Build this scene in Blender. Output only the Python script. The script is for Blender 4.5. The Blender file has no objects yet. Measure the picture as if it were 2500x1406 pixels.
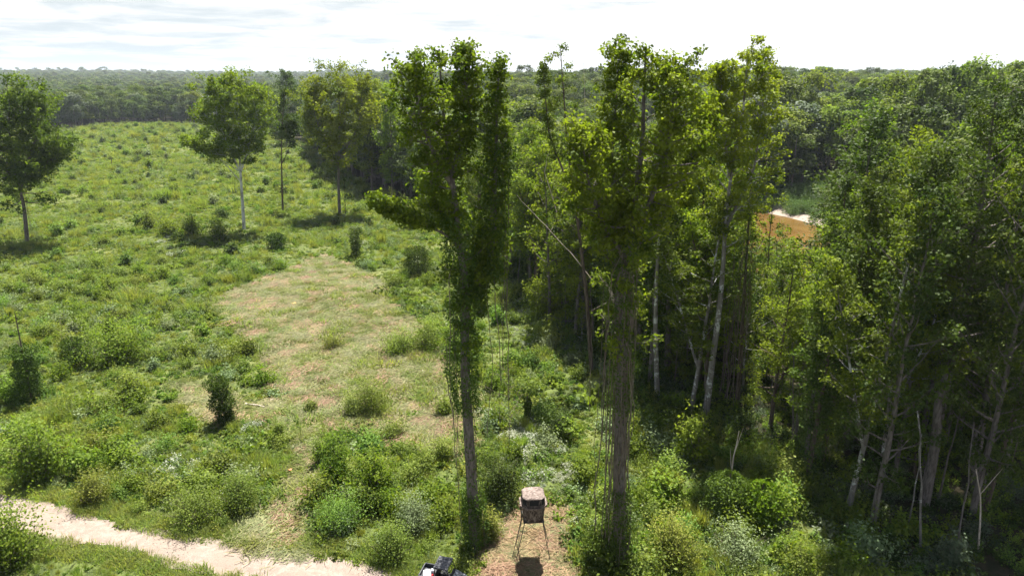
import bpy, bmesh, math, random
import numpy as np
from mathutils import Vector, Matrix

# ------------------------------------------------------------------ camera, sky, sun, exposure
SC = bpy.context.scene
COL = SC.collection
R = math.radians
CAM_H, PITCH, FPX = 32.0, 17.04, 1667.0
cd = bpy.data.cameras.new('camera'); cam = bpy.data.objects.new('camera', cd); COL.objects.link(cam)
cam.location = (0, 0, CAM_H); cam.rotation_euler = (R(90 - PITCH), 0, 0)
cd.sensor_width = 36; cd.lens = 24.0; cd.clip_start = 0.5; cd.clip_end = 20000
SC.camera = cam
SUN_EL, SUN_AZ = 66.0, 9.0          # azimuth from +Y towards +X
world = bpy.data.worlds.new('World'); SC.world = world; world.use_nodes = True
nt = world.node_tree; nt.nodes.clear()
def N(t, ty, **kw):
    n = t.nodes.new(ty)
    for k, v in kw.items():
        if k.startswith('i_'): n.inputs[k[2:].replace('_', ' ')].default_value = v
        else: setattr(n, k, v)
    return n
def math_node(t, op, a, b=None, c=None, clamp=False):
    n = t.nodes.new('ShaderNodeMath'); n.operation = op; n.use_clamp = clamp
    for i, v in enumerate((a, b, c)):
        if v is None: continue
        if isinstance(v, (int, float)): n.inputs[i].default_value = v
        else: t.links.new(v, n.inputs[i])
    return n.outputs[0]
def mix(t, fac, a, b, blend='MIX'):
    n = t.nodes.new('ShaderNodeMix'); n.data_type = 'RGBA'; n.blend_type = blend
    for sock, v in ((n.inputs[0], fac), (n.inputs[6], a), (n.inputs[7], b)):
        if isinstance(v, (int, float)): sock.default_value = v
        elif isinstance(v, (tuple, list)): sock.default_value = (*v[:3], 1)
        else: t.links.new(v, sock)
    return n.outputs[2]
def ramp(t, fac, stops):
    n = t.nodes.new('ShaderNodeValToRGB'); e = n.color_ramp.elements
    while len(e) < len(stops): e.new(0.5)
    for i, (p, c) in enumerate(stops):
        e[i].position = p; e[i].color = (*(c if isinstance(c, tuple) else (c, c, c)), 1)
    t.links.new(fac, n.inputs[0]); return n.outputs[0]
def smap(t, v, a, b, c=0.0, d=1.0):
    n = t.nodes.new('ShaderNodeMapRange'); n.interpolation_type = 'SMOOTHSTEP'
    t.links.new(v, n.inputs[0])
    for i, x in enumerate((a, b, c, d)): n.inputs[i + 1].default_value = x
    return n.outputs[0]
EXPO = 1.75
sky = N(nt, 'ShaderNodeTexSky', sky_type='NISHITA', sun_disc=False, sun_elevation=R(SUN_EL), sun_rotation=R(SUN_AZ))
sky.air_density = 1.2; sky.dust_density = 2.0
sk = nt.nodes.new('ShaderNodeVectorMath'); sk.operation = 'SCALE'; sk.inputs[3].default_value = 0.04
nt.links.new(sky.outputs[0], sk.inputs[0])
tc = nt.nodes.new('ShaderNodeTexCoord'); sp = nt.nodes.new('ShaderNodeSeparateXYZ'); nt.links.new(tc.outputs['Generated'], sp.inputs[0])
zz = math_node(nt, 'ADD', math_node(nt, 'MAXIMUM', sp.outputs[2], 0.0), 0.06)
cb = nt.nodes.new('ShaderNodeCombineXYZ')
nt.links.new(math_node(nt, 'DIVIDE', sp.outputs[0], zz), cb.inputs[0]); nt.links.new(math_node(nt, 'DIVIDE', sp.outputs[1], zz), cb.inputs[1])
n1 = N(nt, 'ShaderNodeTexNoise', i_Scale=0.9, i_Detail=8.0, i_Roughness=0.62, i_Distortion=0.3); nt.links.new(cb.outputs[0], n1.inputs['Vector'])
n2 = N(nt, 'ShaderNodeTexNoise', i_Scale=0.22, i_Detail=3.0); nt.links.new(cb.outputs[0], n2.inputs['Vector'])
leftness = smap(nt, sp.outputs[0], -0.75, 0.35, 0.16, -0.03)
gap = math_node(nt, 'ADD', math_node(nt, 'ADD', math_node(nt, 'MULTIPLY', n1.outputs[0], 0.7), math_node(nt, 'MULTIPLY', n2.outputs[0], 0.3)), leftness)
gapm = smap(nt, gap, 0.50, 0.70)
cloudcol = mix(nt, gapm, (0.325, 0.325, 0.325), (0.205, 0.230, 0.240))
high = smap(nt, sp.outputs[2], 0.13, 0.45)              # thinner cloud overhead
skycol = mix(nt, math_node(nt, 'MULTIPLY', high, 0.9), cloudcol, sk.outputs[0])
bg = nt.nodes.new('ShaderNodeBackground'); bg.inputs[1].default_value = 1.0
nt.links.new(skycol, bg.inputs[0])
wo = nt.nodes.new('ShaderNodeOutputWorld'); nt.links.new(bg.outputs[0], wo.inputs[0])
sl = bpy.data.lights.new('sun', 'SUN'); sl.energy = 5.0; sl.angle = R(0.53); sl.color = (1.0, 0.965, 0.90)
so = bpy.data.objects.new('sun', sl); COL.objects.link(so)
sd = Vector((math.sin(R(SUN_AZ)) * math.cos(R(SUN_EL)), math.cos(R(SUN_AZ)) * math.cos(R(SUN_EL)), math.sin(R(SUN_EL))))
so.rotation_euler = sd.to_track_quat('Z', 'Y').to_euler(); so.location = (0, 0, 80)
vs = SC.view_settings; vs.view_transform = 'Standard'; vs.look = 'None'; vs.exposure = EXPO; vs.gamma = 1.0; vs.use_curve_mapping = False
cy = SC.cycles
cy.max_bounces = 5; cy.diffuse_bounces = 3; cy.transmission_bounces = 3; cy.glossy_bounces = 2; cy.volume_bounces = 0; cy.caustics_reflective = False; cy.caustics_refractive = False
cy.sample_clamp_indirect = 4.0

# ------------------------------------------------------------------ noise, terrain height
rng = np.random.default_rng(7)
_tab = rng.random((257, 257))
def vnoise(x, y, s=1.0, seed=0):
    x = np.asarray(x, float) / s + 37.7 * seed; y = np.asarray(y, float) / s + 91.3 * seed
    xi = np.floor(x).astype(int); yi = np.floor(y).astype(int); fx = x - xi; fy = y - yi
    fx = fx * fx * (3 - 2 * fx); fy = fy * fy * (3 - 2 * fy)
    a = _tab[xi % 256, yi % 256]; b = _tab[(xi + 1) % 256, yi % 256]; c = _tab[xi % 256, (yi + 1) % 256]; d = _tab[(xi + 1) % 256, (yi + 1) % 256]
    return (a * (1 - fx) + b * fx) * (1 - fy) + (c * (1 - fx) + d * fx) * fy
def fbm(x, y, s=1.0, seed=0, o=3):
    r = 0; w = 0
    for k in range(o):
        r = r + vnoise(x, y, s / 2 ** k, seed + k) * 0.5 ** k; w += 0.5 ** k
    return r / w
def sstep(a, b, x):
    t = np.clip((x - a) / (b - a), 0, 1); return t * t * (3 - 2 * t)
def seg_dist(px, py, poly, closed=False):
    px = np.asarray(px, float); py = np.asarray(py, float); d = np.full(px.shape, 1e9)
    P = list(poly) + ([poly[0]] if closed else [])
    for (ax, ay), (bx, by) in zip(P[:-1], P[1:]):
        vx, vy = bx - ax, by - ay; L = vx * vx + vy * vy + 1e-9
        t = np.clip(((px - ax) * vx + (py - ay) * vy) / L, 0, 1)
        d = np.minimum(d, np.hypot(px - ax - t * vx, py - ay - t * vy))
    return d
def inside(px, py, poly):
    px = np.asarray(px, float); py = np.asarray(py, float); r = np.zeros(px.shape, bool)
    n = len(poly)
    for i in range(n):
        ax, ay = poly[i]; bx, by = poly[(i + 1) % n]
        c = ((ay > py) != (by > py)) & (px < (bx - ax) * (py - ay) / (by - ay + 1e-12) + ax)
        r ^= c
    return r
def sdist(px, py, poly):            # positive inside
    d = seg_dist(px, py, poly, True); return np.where(inside(px, py, poly), d, -d)
RIVER = [(210, -10), (165, 25), (118, 62), (88, 95), (64, 126), (52, 155), (46, 184), (34, 212), (24, 245), (40, 285), (90, 320), (170, 345), (300, 350)]
RIV_W, WATER_Z = 19.0, -4.0
def height(x, y):
    x = np.asarray(x, float); y = np.asarray(y, float)
    h = 0.5 * (fbm(x, y, 30, 1) - 0.5) + 0.22 * (fbm(x, y, 5, 4, 2) - 0.5)
    d = seg_dist(x, y, RIVER)
    bar = np.exp(-((x - 92) ** 2 / 30 ** 2 + (y - 178) ** 2 / 26 ** 2))            # gentle point bar
    h = h + 15.0 * sstep(30, 190, d) * sstep(20, 150, x + 0.3 * (y - 120)) * sstep(150, 290, y + x * .3)   # rising land beyond the river
    bank = sstep(RIV_W - 3, RIV_W + 7 + 30 * bar, d)
    h = -6.0 + (h + 6.0) * bank
    far = sstep(700, 2600, y)
    h = h + far * (3 + 30 * sstep(200, -1900, x) * (0.6 + 0.6 * fbm(x, y, 900, 9)) + 12 * (fbm(x, y, 420, 11) - 0.5) + 12 * sstep(200, 1500, x))
    h = h + sstep(600, 900, y) * 8 * (fbm(x, y, 260, 21) - 0.5)
    return h
cp, sp_ = math.cos(R(PITCH)), math.sin(R(PITCH))
def ray(px, py):
    u = (px - 1250) / FPX; v = (703 - py) / FPX
    return u, cp + v * sp_, -sp_ + v * cp
def at(px, py, z=None):
    """ground position seen at a photograph pixel"""
    u, y, w = ray(px, py); zz = 0.0 if z is None else z
    for _ in range(12 if z is None else 1):
        t = (zz - CAM_H) / w; X, Y = u * t, y * t
        if z is None: zz = 0.5 * zz + 0.5 * float(height(X, Y))
    return X, Y, (float(height(X, Y)) if z is None else z)
def atY(px, py, Y):
    u, y, w = ray(px, py); t = Y / y; return (u * t, Y, CAM_H + w * t)
def proj(x, y, z):
    x = np.asarray(x, float); y = np.asarray(y, float); dz = np.asarray(z, float) - CAM_H
    d = y * cp - dz * sp_; v = (y * sp_ + dz * cp)
    d = np.where(d < .1, .1, d)
    return 1250 + FPX * x / d, 703 - FPX * v / d, d
def W2(pts): return [at(a, b)[:2] for a, b in pts]
FIELD = W2([(-900, 322), (180, 314), (300, 300), (490, 303), (640, 325), (740, 350), (800, 400), (880, 452), (985, 482), (1090, 545), (1190, 610), (1260, 690), (1340, 810), (1450, 880), (1560, 955), (1680, 1015), (1830, 1120), (1950, 1190), (2070, 1300), (2140, 1420), (2200, 1700), (2200, 3000), (-2000, 3000), (-3000, 900)])
CLEAR = W2([(790, 618), (735, 652), (650, 682), (560, 712), (512, 742), (560, 785), (622, 835), (652, 885), (682, 945), (700, 965), (640, 985), (600, 1005), (560, 960), (520, 945), (440, 925), (425, 960), (470, 1000), (560, 1030), (680, 1030), (735, 1070), (725, 1120), (700, 1150), (690, 1220), (640, 1250), (585, 1305), (640, 1345), (760, 1345), (755, 1290), (745, 1235), (790, 1190), (775, 1120), (790, 1050), (880, 1045), (990, 1085), (1090, 1110), (1150, 1080), (1160, 1000), (1135, 920), (1120, 880), (1060, 860), (1010, 830), (1040, 790), (985, 770), (955, 735), (945, 705), (890, 668), (840, 640)])
STANDP = W2([(1150, 1470), (1185, 1370), (1205, 1320), (1250, 1262), (1290, 1235), (1365, 1235), (1385, 1290), (1392, 1340), (1400, 1400), (1400, 1500)])
ROAD_UP = W2([(-500, 1120), (-200, 1165), (20, 1208), (120, 1222), (190, 1240), (250, 1268), (350, 1290), (450, 1308), (560, 1325), (690, 1338), (800, 1352), (900, 1375), (960, 1402), (1010, 1450), (1080, 1600)])
ROAD_LO = W2([(-500, 1262), (-200, 1292), (60, 1316), (180, 1332), (240, 1336), (300, 1350), (400, 1372), (470, 1396), (560, 1412), (650, 1440), (740, 1480), (860, 1630)])
ROAD = ROAD_UP + ROAD_LO[::-1]

# ------------------------------------------------------------------ object helpers
def tag(o, label=None, cat=None, group=None, kind=None):
    if label: o['label'] = label
    if cat: o['category'] = cat
    if group: o['group'] = group
    if kind: o['kind'] = kind
    return o
def link(name, me, parent=None, mats=()):
    if me is not None and mats and len(me.materials) == 0:
        for m in mats: me.materials.append(m)
    o = bpy.data.objects.new(name, me); COL.objects.link(o)
    if parent is not None: o.parent = parent
    return o
def empty(name, loc, rz=0.0):
    o = bpy.data.objects.new(name, None); COL.objects.link(o); o.location = loc; o.rotation_euler = (0, 0, rz); o.empty_display_size = 0.3; return o
def copy_tree(o, parent=None):
    c = o.copy(); COL.objects.link(c); c.parent = parent
    for ch in o.children: copy_tree(ch, c)
    return c
class QM:
    """quad mesh collector on numpy arrays"""
    def __init__(s): s.V = []; s.F = []; s.T = []; s.M = []; s.n = 0
    def add(s, V, F, tint=0.5, mat=0):
        V = np.asarray(V, float).reshape(-1, 3); F = np.asarray(F, int).reshape(-1, 4)
        s.V.append(V); s.F.append(F + s.n); s.n += len(V)
        s.T.append(np.broadcast_to(np.asarray(tint, float), (len(F),)).copy()); s.M.append(np.full(len(F), mat, int))
    def mesh(s, name, smooth=False):
        V = np.concatenate(s.V); F = np.concatenate(s.F); T = np.concatenate(s.T); M = np.concatenate(s.M)
        me = bpy.data.meshes.new(name); me.vertices.add(len(V)); me.vertices.foreach_set('co', V.astype(np.float32).ravel())
        me.loops.add(F.size); me.loops.foreach_set('vertex_index', F.astype(np.int32).ravel())
        me.polygons.add(len(F)); me.polygons.foreach_set('loop_start', np.arange(0, F.size, 4, dtype=np.int32))
        me.polygons.foreach_set('loop_total', np.full(len(F), 4, np.int32))
        me.polygons.foreach_set('material_index', M.astype(np.int32))
        a = me.attributes.new('tint', 'FLOAT', 'FACE'); a.data.foreach_set('value', T.astype(np.float32))
        me.update(calc_edges=True)
        if smooth: me.polygons.foreach_set('use_smooth', np.ones(len(F), bool))
        return me
    def tube(s, P, rad, k=6, tint=0.5, mat=0):
        P = np.asarray(P, float); n = len(P); rad = np.broadcast_to(np.asarray(rad, float), (n,))
        d = np.gradient(P, axis=0); d /= np.linalg.norm(d, axis=1)[:, None] + 1e-9
        ref = np.array([0.31, 0.95, 0.02]) if abs(d[0][2]) > 0.7 else np.array([0.02, 0.05, 1.0])
        a = np.cross(d, ref); a /= np.linalg.norm(a, axis=1)[:, None] + 1e-9; b = np.cross(d, a)
        th = np.arange(k) * 2 * np.pi / k
        V = P[:, None, :] + rad[:, None, None] * (np.cos(th)[None, :, None] * a[:, None, :] + np.sin(th)[None, :, None] * b[:, None, :])
        i = np.arange(n - 1)[:, None] * k; j = np.arange(k)[None, :]; j2 = (j + 1) % k
        F = np.stack([i + j, i + j2, i + k + j2, i + k + j], -1).reshape(-1, 4)
        s.add(V.reshape(-1, 3), F, tint, mat)
    def leaves(s, P, size, rg, up=0.6, out=None, tint=0.5, mat=0, aspect=0.62, droop=0.0):
        P = np.asarray(P, float); n = len(P)
        nr = rg.normal(size=(n, 3)); nr /= np.linalg.norm(nr, axis=1)[:, None] + 1e-9
        nr[:, 2] += up
        if out is not None: nr += out
        nr /= np.linalg.norm(nr, axis=1)[:, None] + 1e-9
        t = rg.normal(size=(n, 3)); t[:, 2] -= droop; t -= (t * nr).sum(1)[:, None] * nr; t /= np.linalg.norm(t, axis=1)[:, None] + 1e-9
        b = np.cross(nr, t); sz = (size * rg.uniform(0.65, 1.25, n))[:, None]
        w = sz * aspect * 0.5; fold = nr * sz * 0.12
        V = np.stack([P - t * sz * 0.45, P + b * w + fold - t * sz * 0.05, P + t * sz * 0.55, P - b * w + fold - t * sz * 0.05], 1)
        s.add(V.reshape(-1, 3), np.arange(n * 4).reshape(n, 4), tint, mat)

# ------------------------------------------------------------------ materials
def newmat(name):
    m = bpy.data.materials.new(name); m.use_nodes = True; t = m.node_tree; t.nodes.clear()
    out = t.nodes.new('ShaderNodeOutputMaterial'); return m, t, out
def leafmat(name, dark, light, transl=0.38, rough=0.6, hue=0.012, val=0.25, spec=0.15, tl=(1.25, 1.35, .5)):
    m, t, out = newmat(name)
    at_ = t.nodes.new('ShaderNodeAttribute'); at_.attribute_name = 'tint'
    c = mix(t, at_.outputs['Fac'], dark, light)
    oi = t.nodes.new('ShaderNodeObjectInfo')
    hs = t.nodes.new('ShaderNodeHueSaturation')
    t.links.new(smap(t, oi.outputs['Random'], 0, 1, 0.5 - hue, 0.5 + hue), hs.inputs['Hue'])
    r2 = math_node(t, 'FRACT', math_node(t, 'MULTIPLY', oi.outputs['Random'], 17.3))
    t.links.new(math_node(t, 'ADD', math_node(t, 'MULTIPLY', r2, val), 1 - val / 2), hs.inputs['Value'])
    t.links.new(c, hs.inputs['Color'])
    p = t.nodes.new('ShaderNodeBsdfPrincipled'); p.inputs['Roughness'].default_value = rough; p.inputs['Specular IOR Level'].default_value = spec
    t.links.new(hs.outputs[0], p.inputs['Base Color'])
    tr = t.nodes.new('ShaderNodeBsdfTranslucent'); t.links.new(mix(t, 1.0, hs.outputs[0], tl, 'MULTIPLY'), tr.inputs[0])
    ms = t.nodes.new('ShaderNodeMixShader'); ms.inputs[0].default_value = transl
    t.links.new(p.outputs[0], ms.inputs[1]); t.links.new(tr.outputs[0], ms.inputs[2]); t.links.new(ms.outputs[0], out.inputs[0])
    return m
def barkmat(name, c1, c2, c3=None, scale=3.0, thr=0.5):
    m, t, out = newmat(name)
    tc = t.nodes.new('ShaderNodeTexCoord'); mp = t.nodes.new('ShaderNodeMapping'); mp.inputs['Scale'].default_value = (1, 1, 0.22); t.links.new(tc.outputs['Object'], mp.inputs[0])
    n = N(t, 'ShaderNodeTexNoise', i_Scale=scale * 2.5, i_Detail=6.0, i_Roughness=0.65); t.links.new(mp.outputs[0], n.inputs['Vector'])
    c = mix(t, smap(t, n.outputs[0], 0.35, 0.65), c1, c2)
    if c3:
        n2 = N(t, 'ShaderNodeTexNoise', i_Scale=scale * 0.45, i_Detail=5.0, i_Roughness=0.7); t.links.new(tc.outputs['Object'], n2.inputs['Vector'])
        c = mix(t, smap(t, n2.outputs[0], thr, thr + 0.08), c, c3)
    p = t.nodes.new('ShaderNodeBsdfPrincipled'); p.inputs['Roughness'].default_value = 0.9; p.inputs['Specular IOR Level'].default_value = 0.15
    t.links.new(c, p.inputs['Base Color'])
    b = t.nodes.new('ShaderNodeBump'); b.inputs['Strength'].default_value = 0.6; b.inputs['Distance'].default_value = 0.03; t.links.new(n.outputs[0], b.inputs['Height']); t.links.new(b.outputs[0], p.inputs['Normal'])
    t.links.new(p.outputs[0], out.inputs[0]); return m
def plain(name, col, rough=0.5, metal=0.0, spec=0.4, noise=0.12, scale=6.0):
    m, t, out = newmat(name)
    tc = t.nodes.new('ShaderNodeTexCoord'); n = N(t, 'ShaderNodeTexNoise', i_Scale=scale, i_Detail=5.0); t.links.new(tc.outputs['Object'], n.inputs['Vector'])
    c = mix(t, smap(t, n.outputs[0], 0.3, 0.7), tuple(x * (1 - noise) for x in col), tuple(min(1, x * (1 + noise)) for x in col))
    p = t.nodes.new('ShaderNodeBsdfPrincipled'); p.inputs['Roughness'].default_value = rough; p.inputs['Metallic'].default_value = metal; p.inputs['Specular IOR Level'].default_value = spec
    t.links.new(c, p.inputs['Base Color']); t.links.new(p.outputs[0], out.inputs[0]); return m
M = {}
M['leaf'] = leafmat('poplar_leaf', (0.040, 0.070, 0.009), (0.160, 0.205, 0.022), transl=.45, spec=0.12)
M['leaf_mid'] = leafmat('olive_green_leaf', (0.052, 0.088, 0.010), (0.185, 0.225, 0.020), transl=.5, spec=0.12)
M['leaf_bright'] = leafmat('bright_leaf', (0.060, 0.110, 0.012), (0.185, 0.240, 0.022), transl=.5, spec=0.12)
M['leaf_yellow'] = leafmat('yellowing_leaf', (0.070, 0.115, 0.012), (0.215, 0.260, 0.020), transl=.48, spec=0.12)
M['leaf_dark'] = leafmat('dark_leaf', (0.020, 0.042, 0.009), (0.082, 0.118, 0.018), transl=0.35, spec=0.12)
M['leaf_forest'] = leafmat('forest_leaf', (0.024, 0.048, 0.010), (0.115, 0.150, 0.024), transl=0.35, hue=0.018, val=0.4, spec=0.12, rough=.6)
M['leaf_grey'] = leafmat('greyish_leaf', (0.060, 0.085, 0.045), (0.14, 0.17, 0.10), transl=0.3, hue=0.02, val=0.3, spec=0.12)
M['leaf_willow'] = leafmat('willow_leaf', (0.055, 0.105, 0.030), (0.11, 0.17, 0.045), transl=0.3)
M['leaf_sprout'] = leafmat('sprout_leaf', (0.060, 0.110, 0.014), (0.185, 0.250, 0.030), transl=.45, spec=0.12)
M['ivy'] = leafmat('creeper_leaf', (0.030, 0.060, 0.010), (0.110, 0.160, 0.020), transl=0.25, spec=0.12)
M['weed'] = leafmat('weed_leaf', (0.095, 0.128, 0.022), (0.250, 0.285, 0.055), transl=0.42, hue=0.018, val=0.35, spec=0.12)
M['weed_lush'] = leafmat('lush_weed_leaf', (0.072, 0.120, 0.020), (0.190, 0.250, 0.045), transl=0.42, hue=0.025, val=0.35, spec=0.12)
M['weed_pale'] = leafmat('pale_weed_leaf', (0.115, 0.155, 0.070), (0.215, 0.265, 0.125), transl=0.3, hue=0.02, val=0.3, spec=0.12)
M['grass'] = leafmat('grass_blade', (0.140, 0.180, 0.045), (0.280, 0.310, 0.090), transl=0.5, hue=0.025, val=0.3, spec=0.12)
M['straw'] = leafmat('cut_straw', (0.10, 0.11, 0.04), (0.23, 0.215, 0.10), transl=0.15, hue=0.02, val=0.3, spec=0.12)
M['dry'] = leafmat('dry_brush', (0.14, 0.085, 0.045), (0.30, 0.21, 0.12), transl=0.1, hue=0.02, val=0.3, spec=0.12)
M['flower'] = leafmat('white_blossom', (0.30, 0.33, 0.22), (0.55, 0.56, 0.46), transl=0.3, hue=0.01, val=0.1, spec=0.12, tl=(1, 1, .9))
M['bark'] = barkmat('grey_bark', (0.085, 0.070, 0.060), (0.19, 0.165, 0.145))
M['bark_brown'] = barkmat('brown_bark', (0.060, 0.045, 0.032), (0.14, 0.105, 0.08))
M['bark_pale'] = barkmat('mottled_pale_bark', (0.13, 0.115, 0.10), (0.22, 0.20, 0.175), (0.50, 0.50, 0.47), scale=2.0, thr=0.52)
M['bark_white'] = barkmat('white_bark', (0.16, 0.145, 0.13), (0.34, 0.33, 0.31), (0.52, 0.52, 0.50), scale=2.0, thr=0.42)
M['twig'] = barkmat('twig_bark', (0.10, 0.075, 0.055), (0.22, 0.18, 0.14))
M['deadwood'] = barkmat('bleached_wood', (0.30, 0.24, 0.18), (0.55, 0.47, 0.38))

# ------------------------------------------------------------------ ground, river, road, clearing
def earth_mat(name, cols, sc=1.0, bump=0.5, fine=9.0, streak=0.0):
    m, t, out = newmat(name)
    tc = t.nodes.new('ShaderNodeTexCoord'); V = tc.outputs['Object']
    if streak:
        mp = t.nodes.new('ShaderNodeMapping'); mp.inputs['Scale'].default_value = (1, 0.35, 1); mp.inputs['Rotation'].default_value = (0, 0, streak); t.links.new(V, mp.inputs[0]); V = mp.outputs[0]
    a = N(t, 'ShaderNodeTexNoise', i_Scale=0.22 * sc, i_Detail=6.0, i_Roughness=0.6); t.links.new(V, a.inputs['Vector'])
    b = N(t, 'ShaderNodeTexNoise', i_Scale=1.6 * sc, i_Detail=8.0, i_Roughness=0.72); t.links.new(V, b.inputs['Vector'])
    c_ = N(t, 'ShaderNodeTexNoise', i_Scale=fine * sc, i_Detail=4.0, i_Roughness=0.8); t.links.new(V, c_.inputs['Vector'])
    c = mix(t, smap(t, b.outputs[0], 0.38, 0.62), cols[0], cols[1])
    c = mix(t, smap(t, a.outputs[0], 0.48, 0.62), c, cols[2])
    if len(cols) > 3: c = mix(t, math_node(t, 'MULTIPLY', smap(t, c_.outputs[0], 0.5, 0.62), 0.75), c, cols[3])
    p = t.nodes.new('ShaderNodeBsdfPrincipled'); p.inputs['Roughness'].default_value = 0.95; p.inputs['Specular IOR Level'].default_value = 0.1
    t.links.new(c, p.inputs['Base Color'])
    bp = t.nodes.new('ShaderNodeBump'); bp.inputs['Strength'].default_value = bump; bp.inputs['Distance'].default_value = 0.12
    t.links.new(math_node(t, 'ADD', b.outputs[0], math_node(t, 'MULTIPLY', c_.outputs[0], 0.4)), bp.inputs['Height']); t.links.new(bp.outputs[0], p.inputs['Normal'])
    t.links.new(p.outputs[0], out.inputs[0]); return m
def sheet(name, poly, mat, step, lift, jit, disp=None):
    P = np.array(poly); x0, y0 = P.min(0) - 1; x1, y1 = P.max(0) + 1
    xs = np.arange(x0, x1 + step, step); ys = np.arange(y0, y1 + step, step)
    X, Y = np.meshgrid(xs, ys, indexing='ij')
    cx = (X[:-1, :-1] + X[1:, 1:]) / 2; cyy = (Y[:-1, :-1] + Y[1:, 1:]) / 2
    s = sdist(cx, cyy, poly) + jit * (fbm(cx, cyy, 2.2, 31) - 0.5) * 2 + jit * .5 * (fbm(cx, cyy, .6, 33, 2) - 0.5) * 2
    keep = s > 0
    Z = height(X, Y) + lift + (disp(X, Y) if disp is not None else 0)
    idx = np.arange(X.size).reshape(X.shape)
    F = np.stack([idx[:-1, :-1], idx[1:, :-1], idx[1:, 1:], idx[:-1, 1:]], -1)[keep]
    used, inv = np.unique(F, return_inverse=True)
    V = np.stack([X, Y, Z], -1).reshape(-1, 3)[used]
    q = QM(); q.add(V, inv.reshape(-1, 4)); o = link(name, q.mesh(name, True), None, [mat]); tag(o, kind='structure'); return o
# one ground sheet with finer cells near the camera, reaching the horizon
def axis(fine_a, fine_b, step, far_a, far_b, g=1.09):
    a = list(np.arange(fine_a, fine_b, step)); s = step
    while a[-1] < far_b: s *= g; a.append(a[-1] + s)
    s = step; b = [a[0]]
    while b[-1] > far_a: s *= g; b.append(b[-1] - s)
    return np.array(b[:0:-1] + a)
gx = axis(-90, 110, 0.8, -6000, 6000); gy = axis(15, 230, 0.8, -60, 9000, 1.05)
GX, GY = np.meshgrid(gx, gy, indexing='ij'); GZ = height(GX, GY)
idx = np.arange(GX.size).reshape(GX.shape)
q = QM(); q.add(np.stack([GX, GY, GZ], -1), np.stack([idx[:-1, :-1], idx[1:, :-1], idx[1:, 1:], idx[:-1, 1:]], -1))
gme = q.mesh('ground', True)
fld = sstep(-3, 3, sdist(GX, GY, FIELD))
snd = sstep(-1.2, -2.2, GZ) * sstep(0.35, 0.7, np.exp(-((GX - 92) ** 2 / 30 ** 2 + (GY - 178) ** 2 / 26 ** 2)) + 0.5 * np.exp(-((GX - 70) ** 2 + (GY - 203) ** 2) / 12 ** 2))
snd = snd * sstep(-1.6, -2.6, GZ)
a = gme.attributes.new('field', 'FLOAT', 'POINT'); a.data.foreach_set('value', fld.astype(np.float32).ravel())
a = gme.attributes.new('sand', 'FLOAT', 'POINT'); a.data.foreach_set('value', snd.astype(np.float32).ravel())
gm, t, out = newmat('field_soil')
tc = t.nodes.new('ShaderNodeTexCoord'); b_ = N(t, 'ShaderNodeTexNoise', i_Scale=0.9, i_Detail=8.0, i_Roughness=0.7); t.links.new(tc.outputs['Object'], b_.inputs['Vector'])
c2 = N(t, 'ShaderNodeTexNoise', i_Scale=0.05, i_Detail=6.0, i_Roughness=0.6); t.links.new(tc.outputs['Object'], c2.inputs['Vector'])
fcol = mix(t, smap(t, b_.outputs[0], 0.4, 0.62), (0.045, 0.060, 0.018), (0.095, 0.120, 0.032)); fcol = mix(t, smap(t, c2.outputs[0], 0.5, 0.65), fcol, (0.12, 0.13, 0.045))  # soil colour darkened so gaps between the weeds read as shade
wcol = mix(t, smap(t, b_.outputs[0], 0.4, 0.62), (0.020, 0.022, 0.009), (0.045, 0.036, 0.020))  # dark leaf litter, its colour lowered to deepen ground shade in the woods
aF = t.nodes.new('ShaderNodeAttribute'); aF.attribute_name = 'field'; aS = t.nodes.new('ShaderNodeAttribute'); aS.attribute_name = 'sand'
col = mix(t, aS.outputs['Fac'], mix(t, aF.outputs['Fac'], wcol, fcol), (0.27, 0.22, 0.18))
p = t.nodes.new('ShaderNodeBsdfPrincipled'); p.inputs['Roughness'].default_value = 0.95; p.inputs['Specular IOR Level'].default_value = 0.1
t.links.new(col, p.inputs['Base Color']); bp = t.nodes.new('ShaderNodeBump'); bp.inputs['Strength'].default_value = 0.7; bp.inputs['Distance'].default_value = 0.3
t.links.new(b_.outputs[0], bp.inputs['Height']); t.links.new(bp.outputs[0], p.inputs['Normal']); t.links.new(p.outputs[0], out.inputs[0])
tag(link('ground', gme, None, [gm]), kind='structure')

rutc = [((ax + bx) / 2, (ay + by) / 2) for (ax, ay), (bx, by) in zip([ROAD_UP[i] for i in (0, 2, 4, 6, 8, 10, 12, 14)], [ROAD_LO[i] for i in (0, 2, 3, 5, 7, 9, 10, 11)])]
def ruts(X, Y):
    d = seg_dist(X, Y, rutc); return -0.08 * np.exp(-((d - 0.9) / 0.28) ** 2) + 0.03 * (fbm(X, Y, 0.8, 51) - 0.5) + 0.02 + 0.03 * 1
sandm = earth_mat('pale_sand', [(0.205, 0.162, 0.132), (0.265, 0.215, 0.18), (0.225, 0.178, 0.143), (0.16, 0.122, 0.096)], 1.2, 0.5)
sheet('dirt_road', ROAD, sandm, 0.2, 0.03, 0.55, ruts)
mown = earth_mat('mown_grass_litter', [(0.080, 0.100, 0.030), (0.150, 0.148, 0.062), (0.145, 0.105, 0.060), (0.07, 0.09, 0.025)], 1.3, 0.8, 12, 0.5)
sheet('mown_clearing_ground', CLEAR, mown, 0.4, 0.03, 1.1, lambda X, Y: 0.05 * (fbm(X, Y, 0.9, 52) - 0.5) + 0.03)
standm = earth_mat('reddish_bare_soil', [(0.19, 0.110, 0.068), (0.26, 0.17, 0.11), (0.23, 0.135, 0.08), (0.13, 0.10, 0.05)], 1.5, 0.9)
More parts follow.
